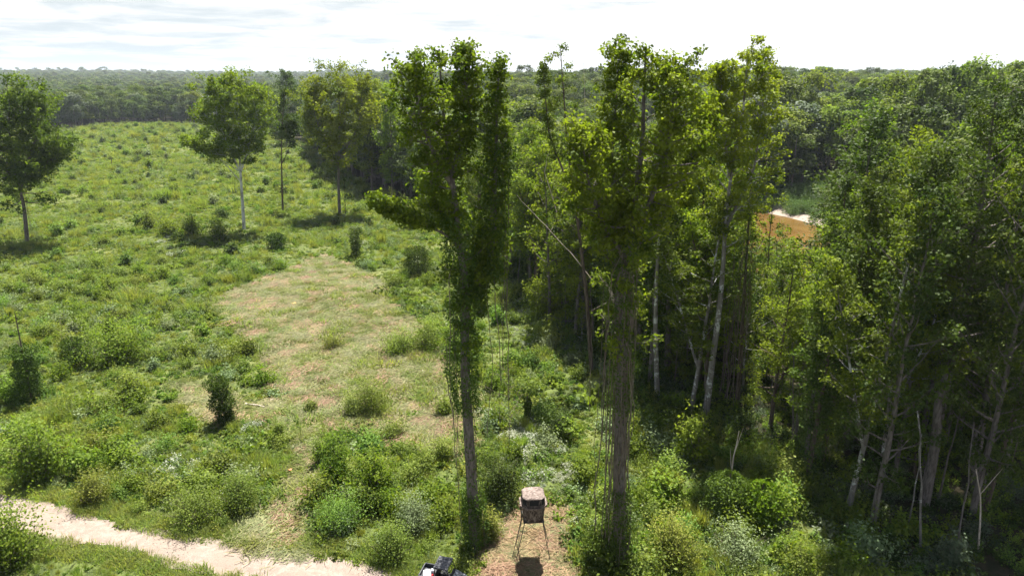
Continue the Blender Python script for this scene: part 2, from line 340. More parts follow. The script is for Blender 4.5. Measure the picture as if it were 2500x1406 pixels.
sheet('bare_soil_ground', STANDP, standm, 0.25, 0.035, 0.7, lambda X, Y: 0.05 * (fbm(X, Y, 0.9, 53) - 0.5) + 0.03)
wm, t, out = newmat('muddy_water')
p = t.nodes.new('ShaderNodeBsdfPrincipled'); p.inputs['Roughness'].default_value = 0.22; p.inputs['Specular IOR Level'].default_value = 0.5
tc = t.nodes.new('ShaderNodeTexCoord'); n = N(t, 'ShaderNodeTexNoise', i_Scale=0.06, i_Detail=4.0); t.links.new(tc.outputs['Object'], n.inputs['Vector'])
t.links.new(mix(t, smap(t, n.outputs[0], 0.4, 0.6), (0.095, 0.050, 0.010), (0.14, 0.076, 0.018)), p.inputs['Base Color'])
n = N(t, 'ShaderNodeTexNoise', i_Scale=1.5, i_Detail=3.0); t.links.new(tc.outputs['Object'], n.inputs['Vector'])
bp = t.nodes.new('ShaderNodeBump'); bp.inputs['Strength'].default_value = 0.15; bp.inputs['Distance'].default_value = 0.1; t.links.new(n.outputs[0], bp.inputs['Height']); t.links.new(bp.outputs[0], p.inputs['Normal'])
t.links.new(p.outputs[0], out.inputs[0])
q = QM(); wx = np.arange(-60, 331, 10.0); wy = np.arange(-30, 401, 10.0); WX, WY = np.meshgrid(wx, wy, indexing='ij'); idx = np.arange(WX.size).reshape(WX.shape)
wc = seg_dist((WX[:-1, :-1] + WX[1:, 1:]) / 2, (WY[:-1, :-1] + WY[1:, 1:]) / 2, RIVER) < 36
q.add(np.stack([WX, WY, WX * 0 + WATER_Z], -1), np.stack([idx[:-1, :-1], idx[1:, :-1], idx[1:, 1:], idx[:-1, 1:]], -1)[wc])
tag(link('river_water', q.mesh('river_water'), None, [wm]), kind='structure')

# ------------------------------------------------------------------ tree generator
def wig(P0, P1, n, amp, rg, sag=0.0):
    t = np.linspace(0, 1, n)[:, None]; P = P0 * (1 - t) + P1 * t
    w = rg.normal(size=(n, 3)) * amp; w[0] = 0; w = np.cumsum(w, 0) * 0.5
    P = P + w * t ** 0.5; P[:, 2] += sag * np.sin(np.pi * t[:, 0]) ; return P
def along(P, t):
    s = np.linalg.norm(np.diff(P, axis=0), axis=1); c = np.concatenate([[0], np.cumsum(s)]); c /= c[-1]
    return np.array([np.interp(t, c, P[:, k]) for k in range(3)])
def grow(tr, cr, stems, rg, prof, nb, lsize, lpc, spread=0.45, t0=0.3, el=(20, 60), sub=3, tintv=(0.2, 0.9), twig=None, flat=0.7, up=0.6, barelow=0.0):
    """branches and leaf clusters along each stem; stems: (points, r0, r1, leafy_t0, width factor)"""
    twig = twig or tr
    C = []; CT = []
    for (P, r0, r1, ts, wf) in stems:
        P = np.asarray(P, float); n = len(P); tt = np.linspace(0, 1, n)
        tr.tube(P, r0 + (r1 - r0) * tt ** 0.85, 9, rg.random())
        m = max(3, int(nb * (1 - ts))); az = rg.uniform(0, 6.28)
        for i in range(m):
            t = ts + (1 - ts) * (i + rg.uniform(0, 1)) / m; t = min(t, 0.985)
            p0 = along(P, t); az += 2.4 + rg.uniform(-.5, .5)
            L = prof((t - ts) / (1 - ts)) * wf * (rg.uniform(0.35, 1.0) if rg.random() < .6 else rg.uniform(.9, 1.35))
            e = R(el[0] + (el[1] - el[0]) * t + rg.uniform(-14, 14))
            d = np.array([math.cos(az) * math.cos(e), math.sin(az) * math.cos(e), math.sin(e)])
            p1 = p0 + d * L
            B = wig(p0, p1, 5, L * 0.05, rg, sag=-0.06 * L)
            rb = max(0.015, min((r0 + (r1 - r0) * t) * 0.5, 0.022 * L + 0.01))
            tr.tube(B, np.linspace(rb, 0.012, 5), 4, rg.random())
            bt = rg.uniform(*tintv)
            for s in range(sub):
                ts_ = rg.uniform(0.35, 1.0); q0 = along(B, ts_)
                dd = d * 0.6 + rg.normal(size=3) * 0.65; dd[2] += 0.15; dd /= np.linalg.norm(dd)
                q1 = q0 + dd * L * rg.uniform(0.22, 0.42)
                twig.tube(np.stack([q0, (q0 + q1) / 2 + rg.normal(size=3) * 0.05, q1]), [0.02, 0.013, 0.007], 3, rg.random())
                C.append(q1); CT.append(bt); C.append((q0 + q1) / 2); CT.append(bt)
            C.append(p1); CT.append(bt)
    C = np.array(C); CT = np.array(CT); n = len(C)
    k = np.maximum(1, rg.poisson(lpc, n)); ids = np.repeat(np.arange(n), k)
    off = rg.normal(size=(len(ids), 3)); off /= np.linalg.norm(off, axis=1)[:, None] + 1e-9
    sc = spread * rg.uniform(0.6, 1.4, n)[ids] * rg.uniform(0.25, 1.0, len(ids)) ** 0.6
    off *= sc[:, None]; off[:, 2] *= flat
    cr.leaves(C[ids] + off, lsize, rg, up, off * (0.8 / spread), np.clip(CT[ids] + rg.normal(size=len(ids)) * 0.18, 0, 1))
def ivy(cr, P, r, n, rg, lsize=0.16, t0=0, t1=1, tint=(0.1, 0.8), hang=0.0):
    t = rg.uniform(t0, t1, n); lump = 0.55 + 0.9 * vnoise(t * 40, t * 0, 1.0, int(rg.integers(1, 90))) 
    Q = along(P, t).T; a = rg.uniform(0, 6.283, n); lump2 = 0.6 + 0.8 * vnoise(t * 30 + 5, a * 1.3, 1.0, 3)
    rr = r(t) * lump * lump2 * rg.uniform(0.35, 1.0, n) ** 0.5
    off = np.stack([np.cos(a) * rr, np.sin(a) * rr, rg.normal(size=n) * 0.1 - hang * rr], 1)
    o2 = off.copy(); o2[:, 2] = 0; o2 /= (np.linalg.norm(o2, axis=1)[:, None] + 1e-6)
    cr.leaves(Q + off, lsize, rg, 0.3, o2 * 0.9, np.clip(rg.uniform(*tint, n), 0, 1), droop=0.6)
def make_tree_meshes(name, seed, H, r, prof, leafy, nb, lsize, lpc, width=1.0, lean=0.6, fork=0, **kw):
    rg = np.random.default_rng(seed); tr, cr = QM(), QM()
    top = np.array([rg.normal() * lean, rg.normal() * lean, H]); P = wig(np.zeros(3), top, 12, 0.12, rg); P[0] = (0, 0, -0.6)
    stems = [(P, r, 0.03, leafy, width)]
    for k in range(fork):
        t = leafy * rg.uniform(0.75, 1.25); p0 = along(P, t); a = rg.uniform(0, 6.28); L = H * (1 - t) * rg.uniform(.75, .95)
        p1 = p0 + np.array([math.cos(a) * L * 0.28, math.sin(a) * L * 0.28, L])
        stems.append((wig(p0, p1, 8, 0.15, rg), r * 0.6, 0.03, 0.15, width * 0.85))
    grow(tr, cr, stems, rg, prof, nb, lsize, lpc, **kw)
    return tr.mesh(name + '_trunk', True), cr.mesh(name + '_crown'), rg
def p_oval(a, lo=0.5): return lambda t: a * (lo + (1 - lo) * math.sin(math.pi * min(1, max(0, t * 0.85 + 0.15))) ** 0.8) * (1.0 if t < 0.85 else 0.75)
def p_col(a): return lambda t: a * (0.75 + 0.25 * math.sin(7 * t)) * (1.0 if t < 0.8 else 0.7)

def crown_lobes(name, seed, Rx, H, base, nl, n, lsize, up=0.8, tintv=(0.1, 0.95)):
    """crown of a tree seen from afar: leaf clumps over many lobes plus a short trunk, as one mesh"""
    rg = np.random.default_rng(seed); q = QM()
    L = rg.normal(size=(nl, 3)); L /= np.linalg.norm(L, axis=1)[:, None]; L[:, 2] = L[:, 2] * 0.9 + 0.12
    ctr = np.stack([L[:, 0] * Rx * 0.62, L[:, 1] * Rx * 0.62, base + (H - base) * (0.46 + 0.42 * L[:, 2])], 1)
    rad = Rx * rg.uniform(0.3, 0.52, nl); tn = rg.uniform(*tintv, nl)
    ids = rg.integers(0, nl, n); d = rg.normal(size=(n, 3)); d /= np.linalg.norm(d, axis=1)[:, None]
    d[:, 2] = np.where(d[:, 2] < -0.3, -d[:, 2], d[:, 2])
    rr = rad[ids] * (0.75 + 0.3 * rg.random(n)) * (0.85 + 0.3 * np.sin(5 * d[:, 0] + ids) * np.cos(4 * d[:, 1]))
    P = ctr[ids] + d * rr[:, None] * np.array([1, 1, 0.8])
    q.leaves(P, lsize, rg, up, d * 1.0, np.clip(tn[ids] + rg.normal(size=n) * 0.15, 0, 1), 0, 0.8)
    q.tube([(0, 0, -1.5), (0.1, 0, base), (0, 0.1, H * 0.7)], [0.35, 0.3, 0.1], 6, 0.5, 1)
    return q.mesh(name)

# ------------------------------------------------------------------ scattering (only for what nobody could count)
def scatter(name, srcs, pts, rot, scl, idx, tilt=None, kind='stuff'):
    col = bpy.data.collections.new(name + '_sources')
    for i, (me, mats) in enumerate(srcs):
        o = bpy.data.objects.new('%s_%02d' % (name, i), me); col.objects.link(o)
        if len(me.materials) == 0:
            for m in mats: me.materials.append(m)
    me = bpy.data.meshes.new(name); me.vertices.add(len(pts)); me.vertices.foreach_set('co', np.asarray(pts, np.float32).ravel())
    for nm, ty, v in (('rot', 'FLOAT', rot), ('scl', 'FLOAT', scl), ('idx', 'INT', idx)):
        a = me.attributes.new(nm, ty, 'POINT'); a.data.foreach_set('value', np.asarray(v, np.float32 if ty == 'FLOAT' else np.int32))
    o = bpy.data.objects.new(name, me); COL.objects.link(o)
    for m in dict.fromkeys(m for s_, ms in srcs for m in s_.materials): me.materials.append(m)
    g = bpy.data.node_groups.new(name, 'GeometryNodeTree'); g.interface.new_socket('Geometry', in_out='INPUT', socket_type='NodeSocketGeometry'); g.interface.new_socket('Geometry', in_out='OUTPUT', socket_type='NodeSocketGeometry')
    gi = g.nodes.new('NodeGroupInput'); go = g.nodes.new('NodeGroupOutput'); iop = g.nodes.new('GeometryNodeInstanceOnPoints'); ci = g.nodes.new('GeometryNodeCollectionInfo')
    ci.inputs['Collection'].default_value = col; ci.inputs['Separate Children'].default_value = True; ci.inputs['Reset Children'].default_value = True
    def na(nm, ty):
        x = g.nodes.new('GeometryNodeInputNamedAttribute'); x.data_type = ty; x.inputs[0].default_value = nm; return x.outputs[0]
    cx = g.nodes.new('ShaderNodeCombineXYZ'); g.links.new(na('rot', 'FLOAT'), cx.inputs[2])
    g.links.new(gi.outputs[0], iop.inputs['Points']); g.links.new(ci.outputs[0], iop.inputs['Instance']); iop.inputs['Pick Instance'].default_value = True
    g.links.new(na('idx', 'INT'), iop.inputs['Instance Index']); g.links.new(cx.outputs[0], iop.inputs['Rotation']); g.links.new(na('scl', 'FLOAT'), iop.inputs['Scale'])
    g.links.new(iop.outputs[0], go.inputs[0])
    md = o.modifiers.new('scatter', 'NODES'); md.node_group = g
    tag(o, kind=kind); return o
def in_view(x, y, z, mx=60, my=60):
    px, py, d = proj(x, y, z); return (px > -mx) & (px < 2500 + mx) & (py < 1406 + my) & (y > 5)
def jgrid(x0, x1, y0, y1, s, rg, j=0.8):
    X, Y = np.meshgrid(np.arange(x0, x1, s), np.arange(y0, y1, s), indexing='ij')
    X = X + rg.uniform(-j / 2, j / 2, X.shape) * s; Y = Y + rg.uniform(-j / 2, j / 2, Y.shape) * s
    return X.ravel(), Y.ravel()

# ------------------------------------------------------------------ low plants (sources)
def dome_pts(n, rx, h, rg, shell=0.5):
    d = rg.normal(size=(n, 3)); d /= np.linalg.norm(d, axis=1)[:, None]; d[:, 2] = np.abs(d[:, 2])
    lum = 0.75 + 0.35 * np.sin(d[:, 0] * 6 + rg.uniform(0, 6)) * np.cos(d[:, 1] * 5 + rg.uniform(0, 6))
    r = rg.uniform(shell, 1.0, n) * lum
    return d * r[:, None] * np.array([rx, rx, h]), d
def tuft_grass(seed, n=110, h=1.0, spread=0.45, w=0.022, bend=0.35):
    rg = np.random.default_rng(seed); q = QM()
    b = rg.normal(size=(n, 2)) * spread * 0.5; hh = h * rg.uniform(0.55, 1.1, n); a = rg.uniform(0, 6.28, n); bd = bend * rg.uniform(0.3, 1.3, n) * hh
    b0 = np.stack([b[:, 0], b[:, 1], b[:, 0] * 0 - 0.05], 1); dr = np.stack([np.cos(a), np.sin(a), a * 0], 1) + np.stack([b[:, 0], b[:, 1], b[:, 0] * 0], 1) * 1.2
    sd = np.stack([-np.sin(a), np.cos(a), a * 0], 1) * w
    m = b0 + dr * bd[:, None] * 0.3; m[:, 2] = hh * 0.6; tp = b0 + dr * bd[:, None]; tp[:, 2] = hh
    V = np.stack([b0 - sd, b0 + sd, m + sd, m - sd, tp - sd * 0.2, tp + sd * 0.2], 1).reshape(-1, 3)
    i = np.arange(n)[:, None] * 6
    F = np.concatenate([i + np.array([[0, 1, 2, 3]]), i + np.array([[3, 2, 5, 4]])], 0)
    q.add(V, F, np.tile(rg.uniform(0, 1, n), 2)); return q.mesh('grass_tuft')
def tuft_feather(seed, n=300, h=1.2, rx=0.5):
    rg = np.random.default_rng(seed); q = QM(); k = 9
    st = rg.normal(size=(k, 2)) * rx * 0.5; sh = h * rg.uniform(0.6, 1.1, k); ids = rg.integers(0, k, n); t = rg.uniform(0.15, 1, n)
    r = 0.17 * (1.15 - t); a = rg.uniform(0, 6.28, n)
    P = np.stack([st[ids, 0] * (1 + 0.5 * t) + np.cos(a) * r, st[ids, 1] * (1 + 0.5 * t) + np.sin(a) * r, t * sh[ids]], 1)
    q.leaves(P, 0.13, rg, 0.2, None, np.clip(0.2 + 0.7 * rg.random(n), 0, 1), 0, 0.22, droop=-0.7); return q.mesh('feathery_weed')
def tuft_leafy(seed, n=330, rx=0.6, h=0.8, ls=0.11, shell=0.35, asp=0.6):
    rg = np.random.default_rng(seed); q = QM(); k = 7
    for j in range(k):
        c = rg.normal(size=2) * rx * 0.55; s = rg.uniform(0.4, 0.75)
        P, d = dome_pts(n // k, rx * s, h * s * rg.uniform(.8, 1.3), rg, shell); P[:, :2] += c
        q.leaves(P, ls, rg, 0.5, d * 0.6, np.clip(rg.uniform(0.1, 0.9) + rg.normal(size=len(P)) * 0.15, 0, 1), 0, asp)
    return q.mesh('leafy_weed')
def tuft_flower(seed, n=420, rx=0.8, h=0.7):
    rg = np.random.default_rng(seed); q = QM()
    for j in range(6):
        c = rg.normal(size=2) * rx * 0.5; s = rg.uniform(.4, .7); P, d = dome_pts(n // 6, rx * s, h * s * 1.3, rg, 0.6); P[:, :2] += c
        q.leaves(P * np.array([1, 1, .92]), 0.1, rg, 0.5, d, rg.random(len(P)), 1)
        m = d[:, 2] > rg.uniform(0.1, 0.6); P2 = np.repeat(P[m], 2, 0) + rg.normal(size=(m.sum() * 2, 3)) * 0.05; P2[:, 2] += 0.04
        q.leaves(P2, 0.075, rg, 0.9, None, rg.random(len(P2)), 0, 0.9)
    return q.mesh('flowering_vine')
def tuft_straw(seed, n=150, r=0.9):
    rg = np.random.default_rng(seed); q = QM(); a0 = rg.uniform(0, 3.14)
    for k in range(n):
        p = rg.normal(size=2) * r * 0.5; a = a0 + rg.normal() * 0.6; L = rg.uniform(0.15, 0.6); z = rg.uniform(0.03, 0.14); dx, dy = math.cos(a) * L / 2, math.sin(a) * L / 2; w = rg.uniform(0.008, 0.02); sx, sy = -math.sin(a) * w, math.cos(a) * w
        z2 = max(0.03, z + rg.normal() * 0.05)
        q.add([(p[0] - dx - sx, p[1] - dy - sy, z), (p[0] + dx - sx, p[1] + dy - sy, z2), (p[0] + dx + sx, p[1] + dy + sy, z2 + .01), (p[0] - dx + sx, p[1] - dy + sy, z + .01)], [(0, 1, 2, 3)], rg.random())
    return q.mesh('cut_straw')

g_src = [(tuft_grass(s, 170, h * .85, sp, 0.014, bd), [M['grass']]) for s, h, sp, bd in ((1, 1.0, .5, .35), (2, .8, .6, .55), (3, 1.25, .45, .25), (4, .9, .8, .6))]
f_src = [(tuft_feather(s, 320, h), [M[m]]) for s, h, m in ((5, 1.2, 'grass'), (6, 1.5, 'weed'), (7, 1.0, 'weed_pale'))]
l_src = [(tuft_leafy(s, 330, rx, h, ls), [M[m]]) for s, rx, h, ls, m in ((8, .6, .8, .19, 'weed'), (9, .7, .6, .15, 'weed'), (10, .55, 1.0, .22, 'weed_lush'), (11, .75, .7, .17, 'weed_lush'), (12, .6, .8, .15, 'weed_pale'), (13, .6, 1.0, .20, 'leaf_sprout'), (14, .8, .6, .16, 'leaf_dark'))]
w_src = [(tuft_flower(s), [M['flower'], M['weed_lush']]) for s in (15, 16, 17)]
s_src = [(tuft_straw(s), [M[m]]) for s, m in ((18, 'straw'), (19, 'straw'), (20, 'dry'), (21, 'grass'))]

FLOW = [(1180, 1010, 3.0), (1155, 1018, 2), (1330, 1030, 2.2), (1300, 1050, 3), (1270, 1060, 3), (1290, 1100, 3), (1330, 1090, 3), (1360, 1095, 2), (1345, 1165, 3), (1320, 1165, 2.5), (1385, 1160, 2), (1270, 1130, 2), (1270, 770, 4), (1275, 810, 4), (1300, 835, 3), (1320, 830, 3), (1280, 735, 3), (1440, 1310, 1.5), (1430, 1290, 1.5), (548, 1190, 2.0), (520, 1250, 1.5), (440, 1150, 2), (470, 1165, 1.5), (610, 1040, 1.5), (980, 680, 4), (1010, 640, 4), (890, 600, 4), (930, 1200, 1.5), (290, 1120, 1.2), (400, 590, 3), (880, 560, 4), (400, 580, 2), (950, 1205, 1.5), (440, 620, 4)]
FX = np.array([at(a, b)[:2] for a, b, _ in FLOW]); FR = np.array([c for _, _, c in FLOW])

def bush_mesh(seed, w, h, ls, leaf, n, kind_='sprout'):
    rg = np.random.default_rng(seed); st, lf = QM(), QM(); C = []; ct = []
    k = max(6, int(9 * w)); 
    for i in range(k):
        a = rg.uniform(0, 6.28); e = rg.uniform(0.0, 1.0); L = rg.uniform(.4, 1.12)
        tip = np.array([math.cos(a) * w * .5 * e, math.sin(a) * w * .5 * e, h * L * (1.0 - .35 * e * e)]); base = np.array([math.cos(a) * w * .1, math.sin(a) * w * .1, -0.1])
        P = wig(base, tip, 6, 0.08 * h, rg, 0.1 * h); st.tube(P, np.linspace(0.03, 0.008, 6), 4, rg.random())
        for t in np.linspace(0.15, 1, 7): C.append(along(P, t) + rg.normal(size=3) * .09 * w); ct.append(rg.uniform(.0, .6) + .5 * t * rg.random())
    C = np.array(C); ct = np.array(ct); ids = rg.integers(0, len(C), n); off = rg.normal(size=(n, 3)) * 0.125 * max(w, .8) ** .6 * 1.2
    P = C[ids] + off; P[:, 2] = np.maximum(P[:, 2], 0.05)
    ctr = np.array([0, 0, h * .4]); o = P - ctr; o /= np.linalg.norm(o, axis=1)[:, None]
    lf.leaves(P, ls, rg, 0.5, o * 0.8, np.clip(ct[ids] + rg.normal(size=n) * .12, 0, 1), 0, 0.75)
    a, b = st.mesh('stems', True), lf.mesh('foliage'); a.materials.append(M['twig']); b.materials.append(M[leaf]); return a, b
def cover(rg):
    """positions of the weeds, in distance bands"""
    out = []
    for (y0, y1, s, sc) in ((22, 62, 0.55, 0.95), (62, 100, 0.75, 1.05), (100, 170, 1.05, 1.25), (170, 300, 1.6, 1.6), (300, 640, 2.7, 2.1)):
        hw = y1 * 0.85 + 15
        x, y = jgrid(-hw, min(hw, 70), y0, y1, s, rg)
        sf = sdist(x, y, FIELD)
        z = height(x, y)
        k = (sf > -2.0) & in_view(x, y, z, 150, 200); x, y, z = x[k], y[k], z[k]
        k = (sdist(x, y, ROAD) < -0.25 - 0.5 * fbm(x, y, 2, 71)); x, y, z = x[k], y[k], z[k]
        c = sdist(x, y, CLEAR) + 1.6 * (fbm(x, y, 3, 72) - 0.5); k = c < -0.3; x, y, z = x[k], y[k], z[k]
        k = sdist(x, y, STANDP) < -0.2; x, y, z = x[k], y[k], z[k]
        out.append((x, y, z, np.full(len(x), sc)))
    return [np.concatenate(v) for v in zip(*out)]
rg = np.random.default_rng(101)
cx_, cy_, cz_, cs_ = cover(rg)
road_s = sdist(cx_, cy_, ROAD); n1_ = fbm(cx_, cy_, 9, 81); n2_ = fbm(cx_, cy_, 3.5, 84); u = rg.random(len(cx_))
dfl = np.min(np.hypot(cx_[:, None] - FX[None, :, 0], cy_[:, None] - FX[None, :, 1]) / (FR[None, :] * 0.55), axis=1)
below_road = sdist(cx_, cy_, ROAD_LO + [(60, -20), (-80, -20)]) > 0
edge = np.clip(-road_s / 2.5, 0.25, 1)            # low beside the road
size = cs_ * (0.28 + 2.6 * np.clip(n2_ - .12, 0, 1) ** 2) * rg.uniform(0.6, 1.3, len(cx_)) * np.where(rg.random(len(cx_)) < 0.06, 1.7, 1)
near = cy_ < 100
kindv = np.full(len(cx_), 1)
g_p = np.where(cy_ > 140, 0.34, np.where(n1_ > 0.56, 0.36, 0.07))
kindv[u < g_p] = 0
kindv[(u >= g_p) & (u < g_p + np.where(cy_ > 100, 0.24, 0.14))] = 2
kindv[below_road] = np.where(u[below_road] < 0.7, 0, 1)
size[below_road] *= 0.4; size *= np.where(cy_ < 60, np.clip(edge, 0.4, 1), 1)
kindv[(dfl < 1) & (rg.random(len(cx_)) < 0.5)] = 3
for kk, nm, srcs in ((0, 'tall_grass', g_src), (1, 'leafy_weeds', l_src), (2, 'feathery_weeds', f_src), (3, 'flowering_vines', w_src)):
    m = kindv == kk; n = m.sum()
    if kk == 1:
        sel = np.floor(np.clip(n2_[m] * 1.3 - 0.15 + rg.normal(size=n) * 0.22, 0, 0.999) * 7).astype(int)
    else: sel = rg.integers(0, len(srcs), n)
    scatter(nm, srcs, np.stack([cx_[m], cy_[m], cz_[m]], 1), rg.uniform(0, 6.28, n), size[m] * (np.where(cy_[m] > 60, .82, 1.05) if kk == 0 else 1.0), sel)
rt = np.random.default_rng(606)
x, y = jgrid(-180, 60, 24, 190, 2.0, rt, .95); z = height(x, y)
nn = fbm(x, y, 7, 95); wd = np.where((y < 55) | (nn > .53), .8, .22)
k = (sdist(x, y, FIELD) > -1) & (sdist(x, y, ROAD) < -1.0) & (sdist(x, y, CLEAR) < -.7) & (sdist(x, y, STANDP) < -.6) & in_view(x, y, z, 80, 200) & (rt.random(len(x)) < wd) & ~(sdist(x, y, ROAD_LO + [(60, -20), (-80, -20)]) > 0)
x, y, z = x[k], y[k], z[k]; n = len(x)
t_src = [(tuft_leafy(s_, 560, rx, h, ls, .45), [M[m]]) for s_, rx, h, ls, m in ((61, .95, 1.1, .19, 'weed_lush'), (62, .85, 1.35, .25, 'leaf_sprout'), (63, 1.0, 1.0, .17, 'weed'), (64, .8, 1.2, .17, 'weed_pale'), (65, .9, 1.2, .22, 'leaf'), (66, 1.0, 1.0, .18, 'weed'))]
scatter('weed_thicket', t_src, np.stack([x, y, z - .1], 1), rt.uniform(0, 6.28, n), rt.uniform(0.45, 1.45, n), rt.integers(0, 6, n))
def bush_foliage(seed, w, h, ls, leaf, n): return bush_mesh(seed, w, h, ls, leaf, n)[1]
x, y = jgrid(-120, 60, 24, 120, 2.3, rt, .95); z = height(x, y); rs = sdist(x, y, ROAD)
nn = fbm(x, y, 6, 97); wd = np.where((rs > -9) & (x < 0), .75, np.where(nn > .55, .55, .12)); wd = np.where((y < 50) & (x > 6), .6, wd)
k = (sdist(x, y, FIELD) > -1) & (rs < -1.5) & (sdist(x, y, CLEAR) < -1.1) & (sdist(x, y, STANDP) < -1.2) & in_view(x, y, z, 80, 200) & (rt.random(len(x)) < wd) & ~(sdist(x, y, ROAD_LO + [(60, -20), (-80, -20)]) > 0)
x, y, z, rs = x[k], y[k], z[k], rs[k]; n = len(x)
b_src = [(bush_foliage(s_, w_, h_, ls, m_, 1300), []) for s_, w_, h_, ls, m_ in ((81, 2.6, 1.7, .19, 'weed_lush'), (82, 2.2, 2.0, .22, 'leaf_sprout'), (83, 2.8, 1.5, .17, 'weed'), (84, 2.4, 1.6, .18, 'weed_pale'), (85, 2.2, 1.8, .20, 'leaf'), (86, 2.6, 1.5, .18, 'weed_lush'), (87, 2.4, 1.8, .18, 'leaf_bright'))]
scatter('shrub_thicket', b_src, np.stack([x, y, z - .1], 1), rt.uniform(0, 6.28, n), rt.uniform(0.6, 1.35, n) * np.clip(-rs / 3.2, .5, 1), rt.integers(0, 7, n))
# mown litter in the clearing, dry litter round the stand, small tufts in the clearing
x, y = jgrid(-60, 40, 30, 125, 0.75, rg); s = sdist(x, y, CLEAR) + 0.8 * (fbm(x, y, 3, 72) - 0.5); k = (s > -0.4); x, y = x[k], y[k]; z = height(x, y) + 0.05
scatter('cut_grass_litter', s_src, np.stack([x, y, z], 1), rg.normal(0.4, 0.7, len(x)), rg.uniform(0.8, 1.5, len(x)), np.where(rg.random(len(x)) < 0.33, 3, np.where(rg.random(len(x)) < 0.8, rg.integers(0, 2, len(x)), 2)))
x, y = jgrid(-20, 20, 20, 60, 0.45, rg); s = sdist(x, y, STANDP); k = s > -0.5; x, y = x[k], y[k]; z = height(x, y) + 0.05
scatter('dry_brush_litter', [(tuft_straw(s_, 90, 0.7), [M[m]]) for s_, m in ((31, 'dry'), (32, 'dry'), (33, 'straw'))], np.stack([x, y, z], 1), rg.uniform(0, 6.28, len(x)), rg.uniform(0.7, 1.3, len(x)), rg.integers(0, 3, len(x)))
x, y = jgrid(-60, 40, 30, 125, 0.9, rg); s = sdist(x, y, CLEAR); nn = fbm(x, y, 4, 91); pxx = proj(x, y, 0)[0]; k = ((s > -.3) & (nn + rg.normal(size=len(x)) * 0.08 > np.where((pxx > 850) & (y < 80), .50, np.where(s < 1.5, .55, 0.64)))); x, y = x[k], y[k]; z = height(x, y)
scatter('sparse_regrowth_grass', [(tuft_grass(41, 90, .45, .8, .02, .9), [M['grass']]), (tuft_leafy(42, 160, .5, .35, .1), [M['weed_lush']]), (tuft_leafy(43, 160, .6, .3, .09), [M['weed']])], np.stack([x, y, z], 1), rg.uniform(0, 6.28, len(x)), rg.uniform(0.5, 1.6, len(x)) * np.where(rg.random(len(x)) < .1, 1.5, 1), rg.integers(0, 3, len(x)))
# grass along the road edge and thin patches in it
x, y = jgrid(-60, 10, 25, 60, 0.3, rg); s = sdist(x, y, ROAD) + 0.9 * (fbm(x, y, 1.5, 93) - 0.5); k = (s < 0.25) & (s > -1.6) & (sdist(x, y, STANDP) < 0) & (sdist(x, y, CLEAR) < 0.5); x, y = x[k], y[k]; z = height(x, y) + 0.03
scatter('verge_grass', [(tuft_grass(44, 60, .3, .4, .014, .8), [M['grass']]), (tuft_leafy(45, 90, .25, .2, .06), [M['weed_lush']])], np.stack([x, y, z], 1), rg.uniform(0, 6.28, len(x)), rg.uniform(0.6, 1.4, len(x)), rg.integers(0, 2, len(x)))

# ------------------------------------------------------------------ the tall trees that stand out
TREES = []          # (x, y, keep-clear radius)
def stemY(pts, Y, yoff=None, z0=None):
    P = [np.array(atY(a, b, Y + (yoff[i] if yoff else 0))) for i, (a, b) in enumerate(pts)]
    if z0 is not None: P[0][2] = z0
    P = np.array(P); n = len(P); t = np.linspace(0, n - 1, n * 3); return np.array([[np.interp(tt, range(n), P[:, k]) for k in range(3)] for tt in t])
def hero(label, base, stems, mats, prof, nb, lsize, lpc, seed, ivys=(), vines=(), dead=(), cat='tree', **kw):
    X, Y, Z = at(*base); rg = np.random.default_rng(seed); tr, cr, tw, vn = QM(), QM(), QM(), QM()
    root = empty('vine_draped_tree' if (ivys or vines) else 'tree', (X, Y, Z)); O = np.array((X, Y, Z)); tag(root, label, cat)
    S = []; PP = []
    for i, (pts, r0, r1, ts, wf, yo) in enumerate(stems):
        P = stemY(pts, Y, yo, Z - 0.5 if i == 0 else None) - O; PP.append(P)
        S.append((P, r0, r1, ts, wf))
    grow(tr, cr, S, rg, prof, nb, lsize, lpc, **kw)
    for pts, r0 in dead:
        P = stemY(pts, Y) - O; tw = QM(); tw.tube(P + rg.normal(size=P.shape) * 0.05, np.linspace(r0, 0.012, len(P)), 5); link('dead_limb', tw.mesh('dead_limb', True), root, [M['deadwood']])
    link('trunk', tr.mesh('trunk', True), root, [mats[0]]); link('crown', cr.mesh('crown'), root, [mats[1]])
    if ivys:
        iv = QM()
        for si, t0, t1, r, n in ivys: ivy(iv, PP[si], lambda t, r=r: r + t * 0, n, rg, 0.17, t0, t1)
        link('climbing_leaves', iv.mesh('climbing_leaves'), root, [M['ivy']])
    if vines:
        for (si, t0, t1, n, ends, spread) in vines:
            for k in range(n):
                p0 = along(PP[si], rg.uniform(t0, t1)); a = rg.uniform(0, 6.28); d = np.array([math.cos(a), math.sin(a), 0]) * spread * rg.uniform(0.3, 1.0)
                L = p0[2] if rg.random() < ends else rg.uniform(0.3, 0.9) * p0[2]
                p1 = p0 + d * rg.uniform(0.8, 1.2); p1[2] = p0[2] - L; pm = p0 + d; pm[2] = p0[2] - 0.15 * L
                Q = np.concatenate([[p0], wig(pm, p1, 11, 0.26, rg)]); vn.tube(Q, rg.uniform(0.012, 0.035), 4, rg.random())
        link('hanging_vines', vn.mesh('hanging_vines', True), root, [M['twig']])
    TREES.append((X, Y, 4.0)); return root
def oval(a, b=0.55): return p_oval(a, b)
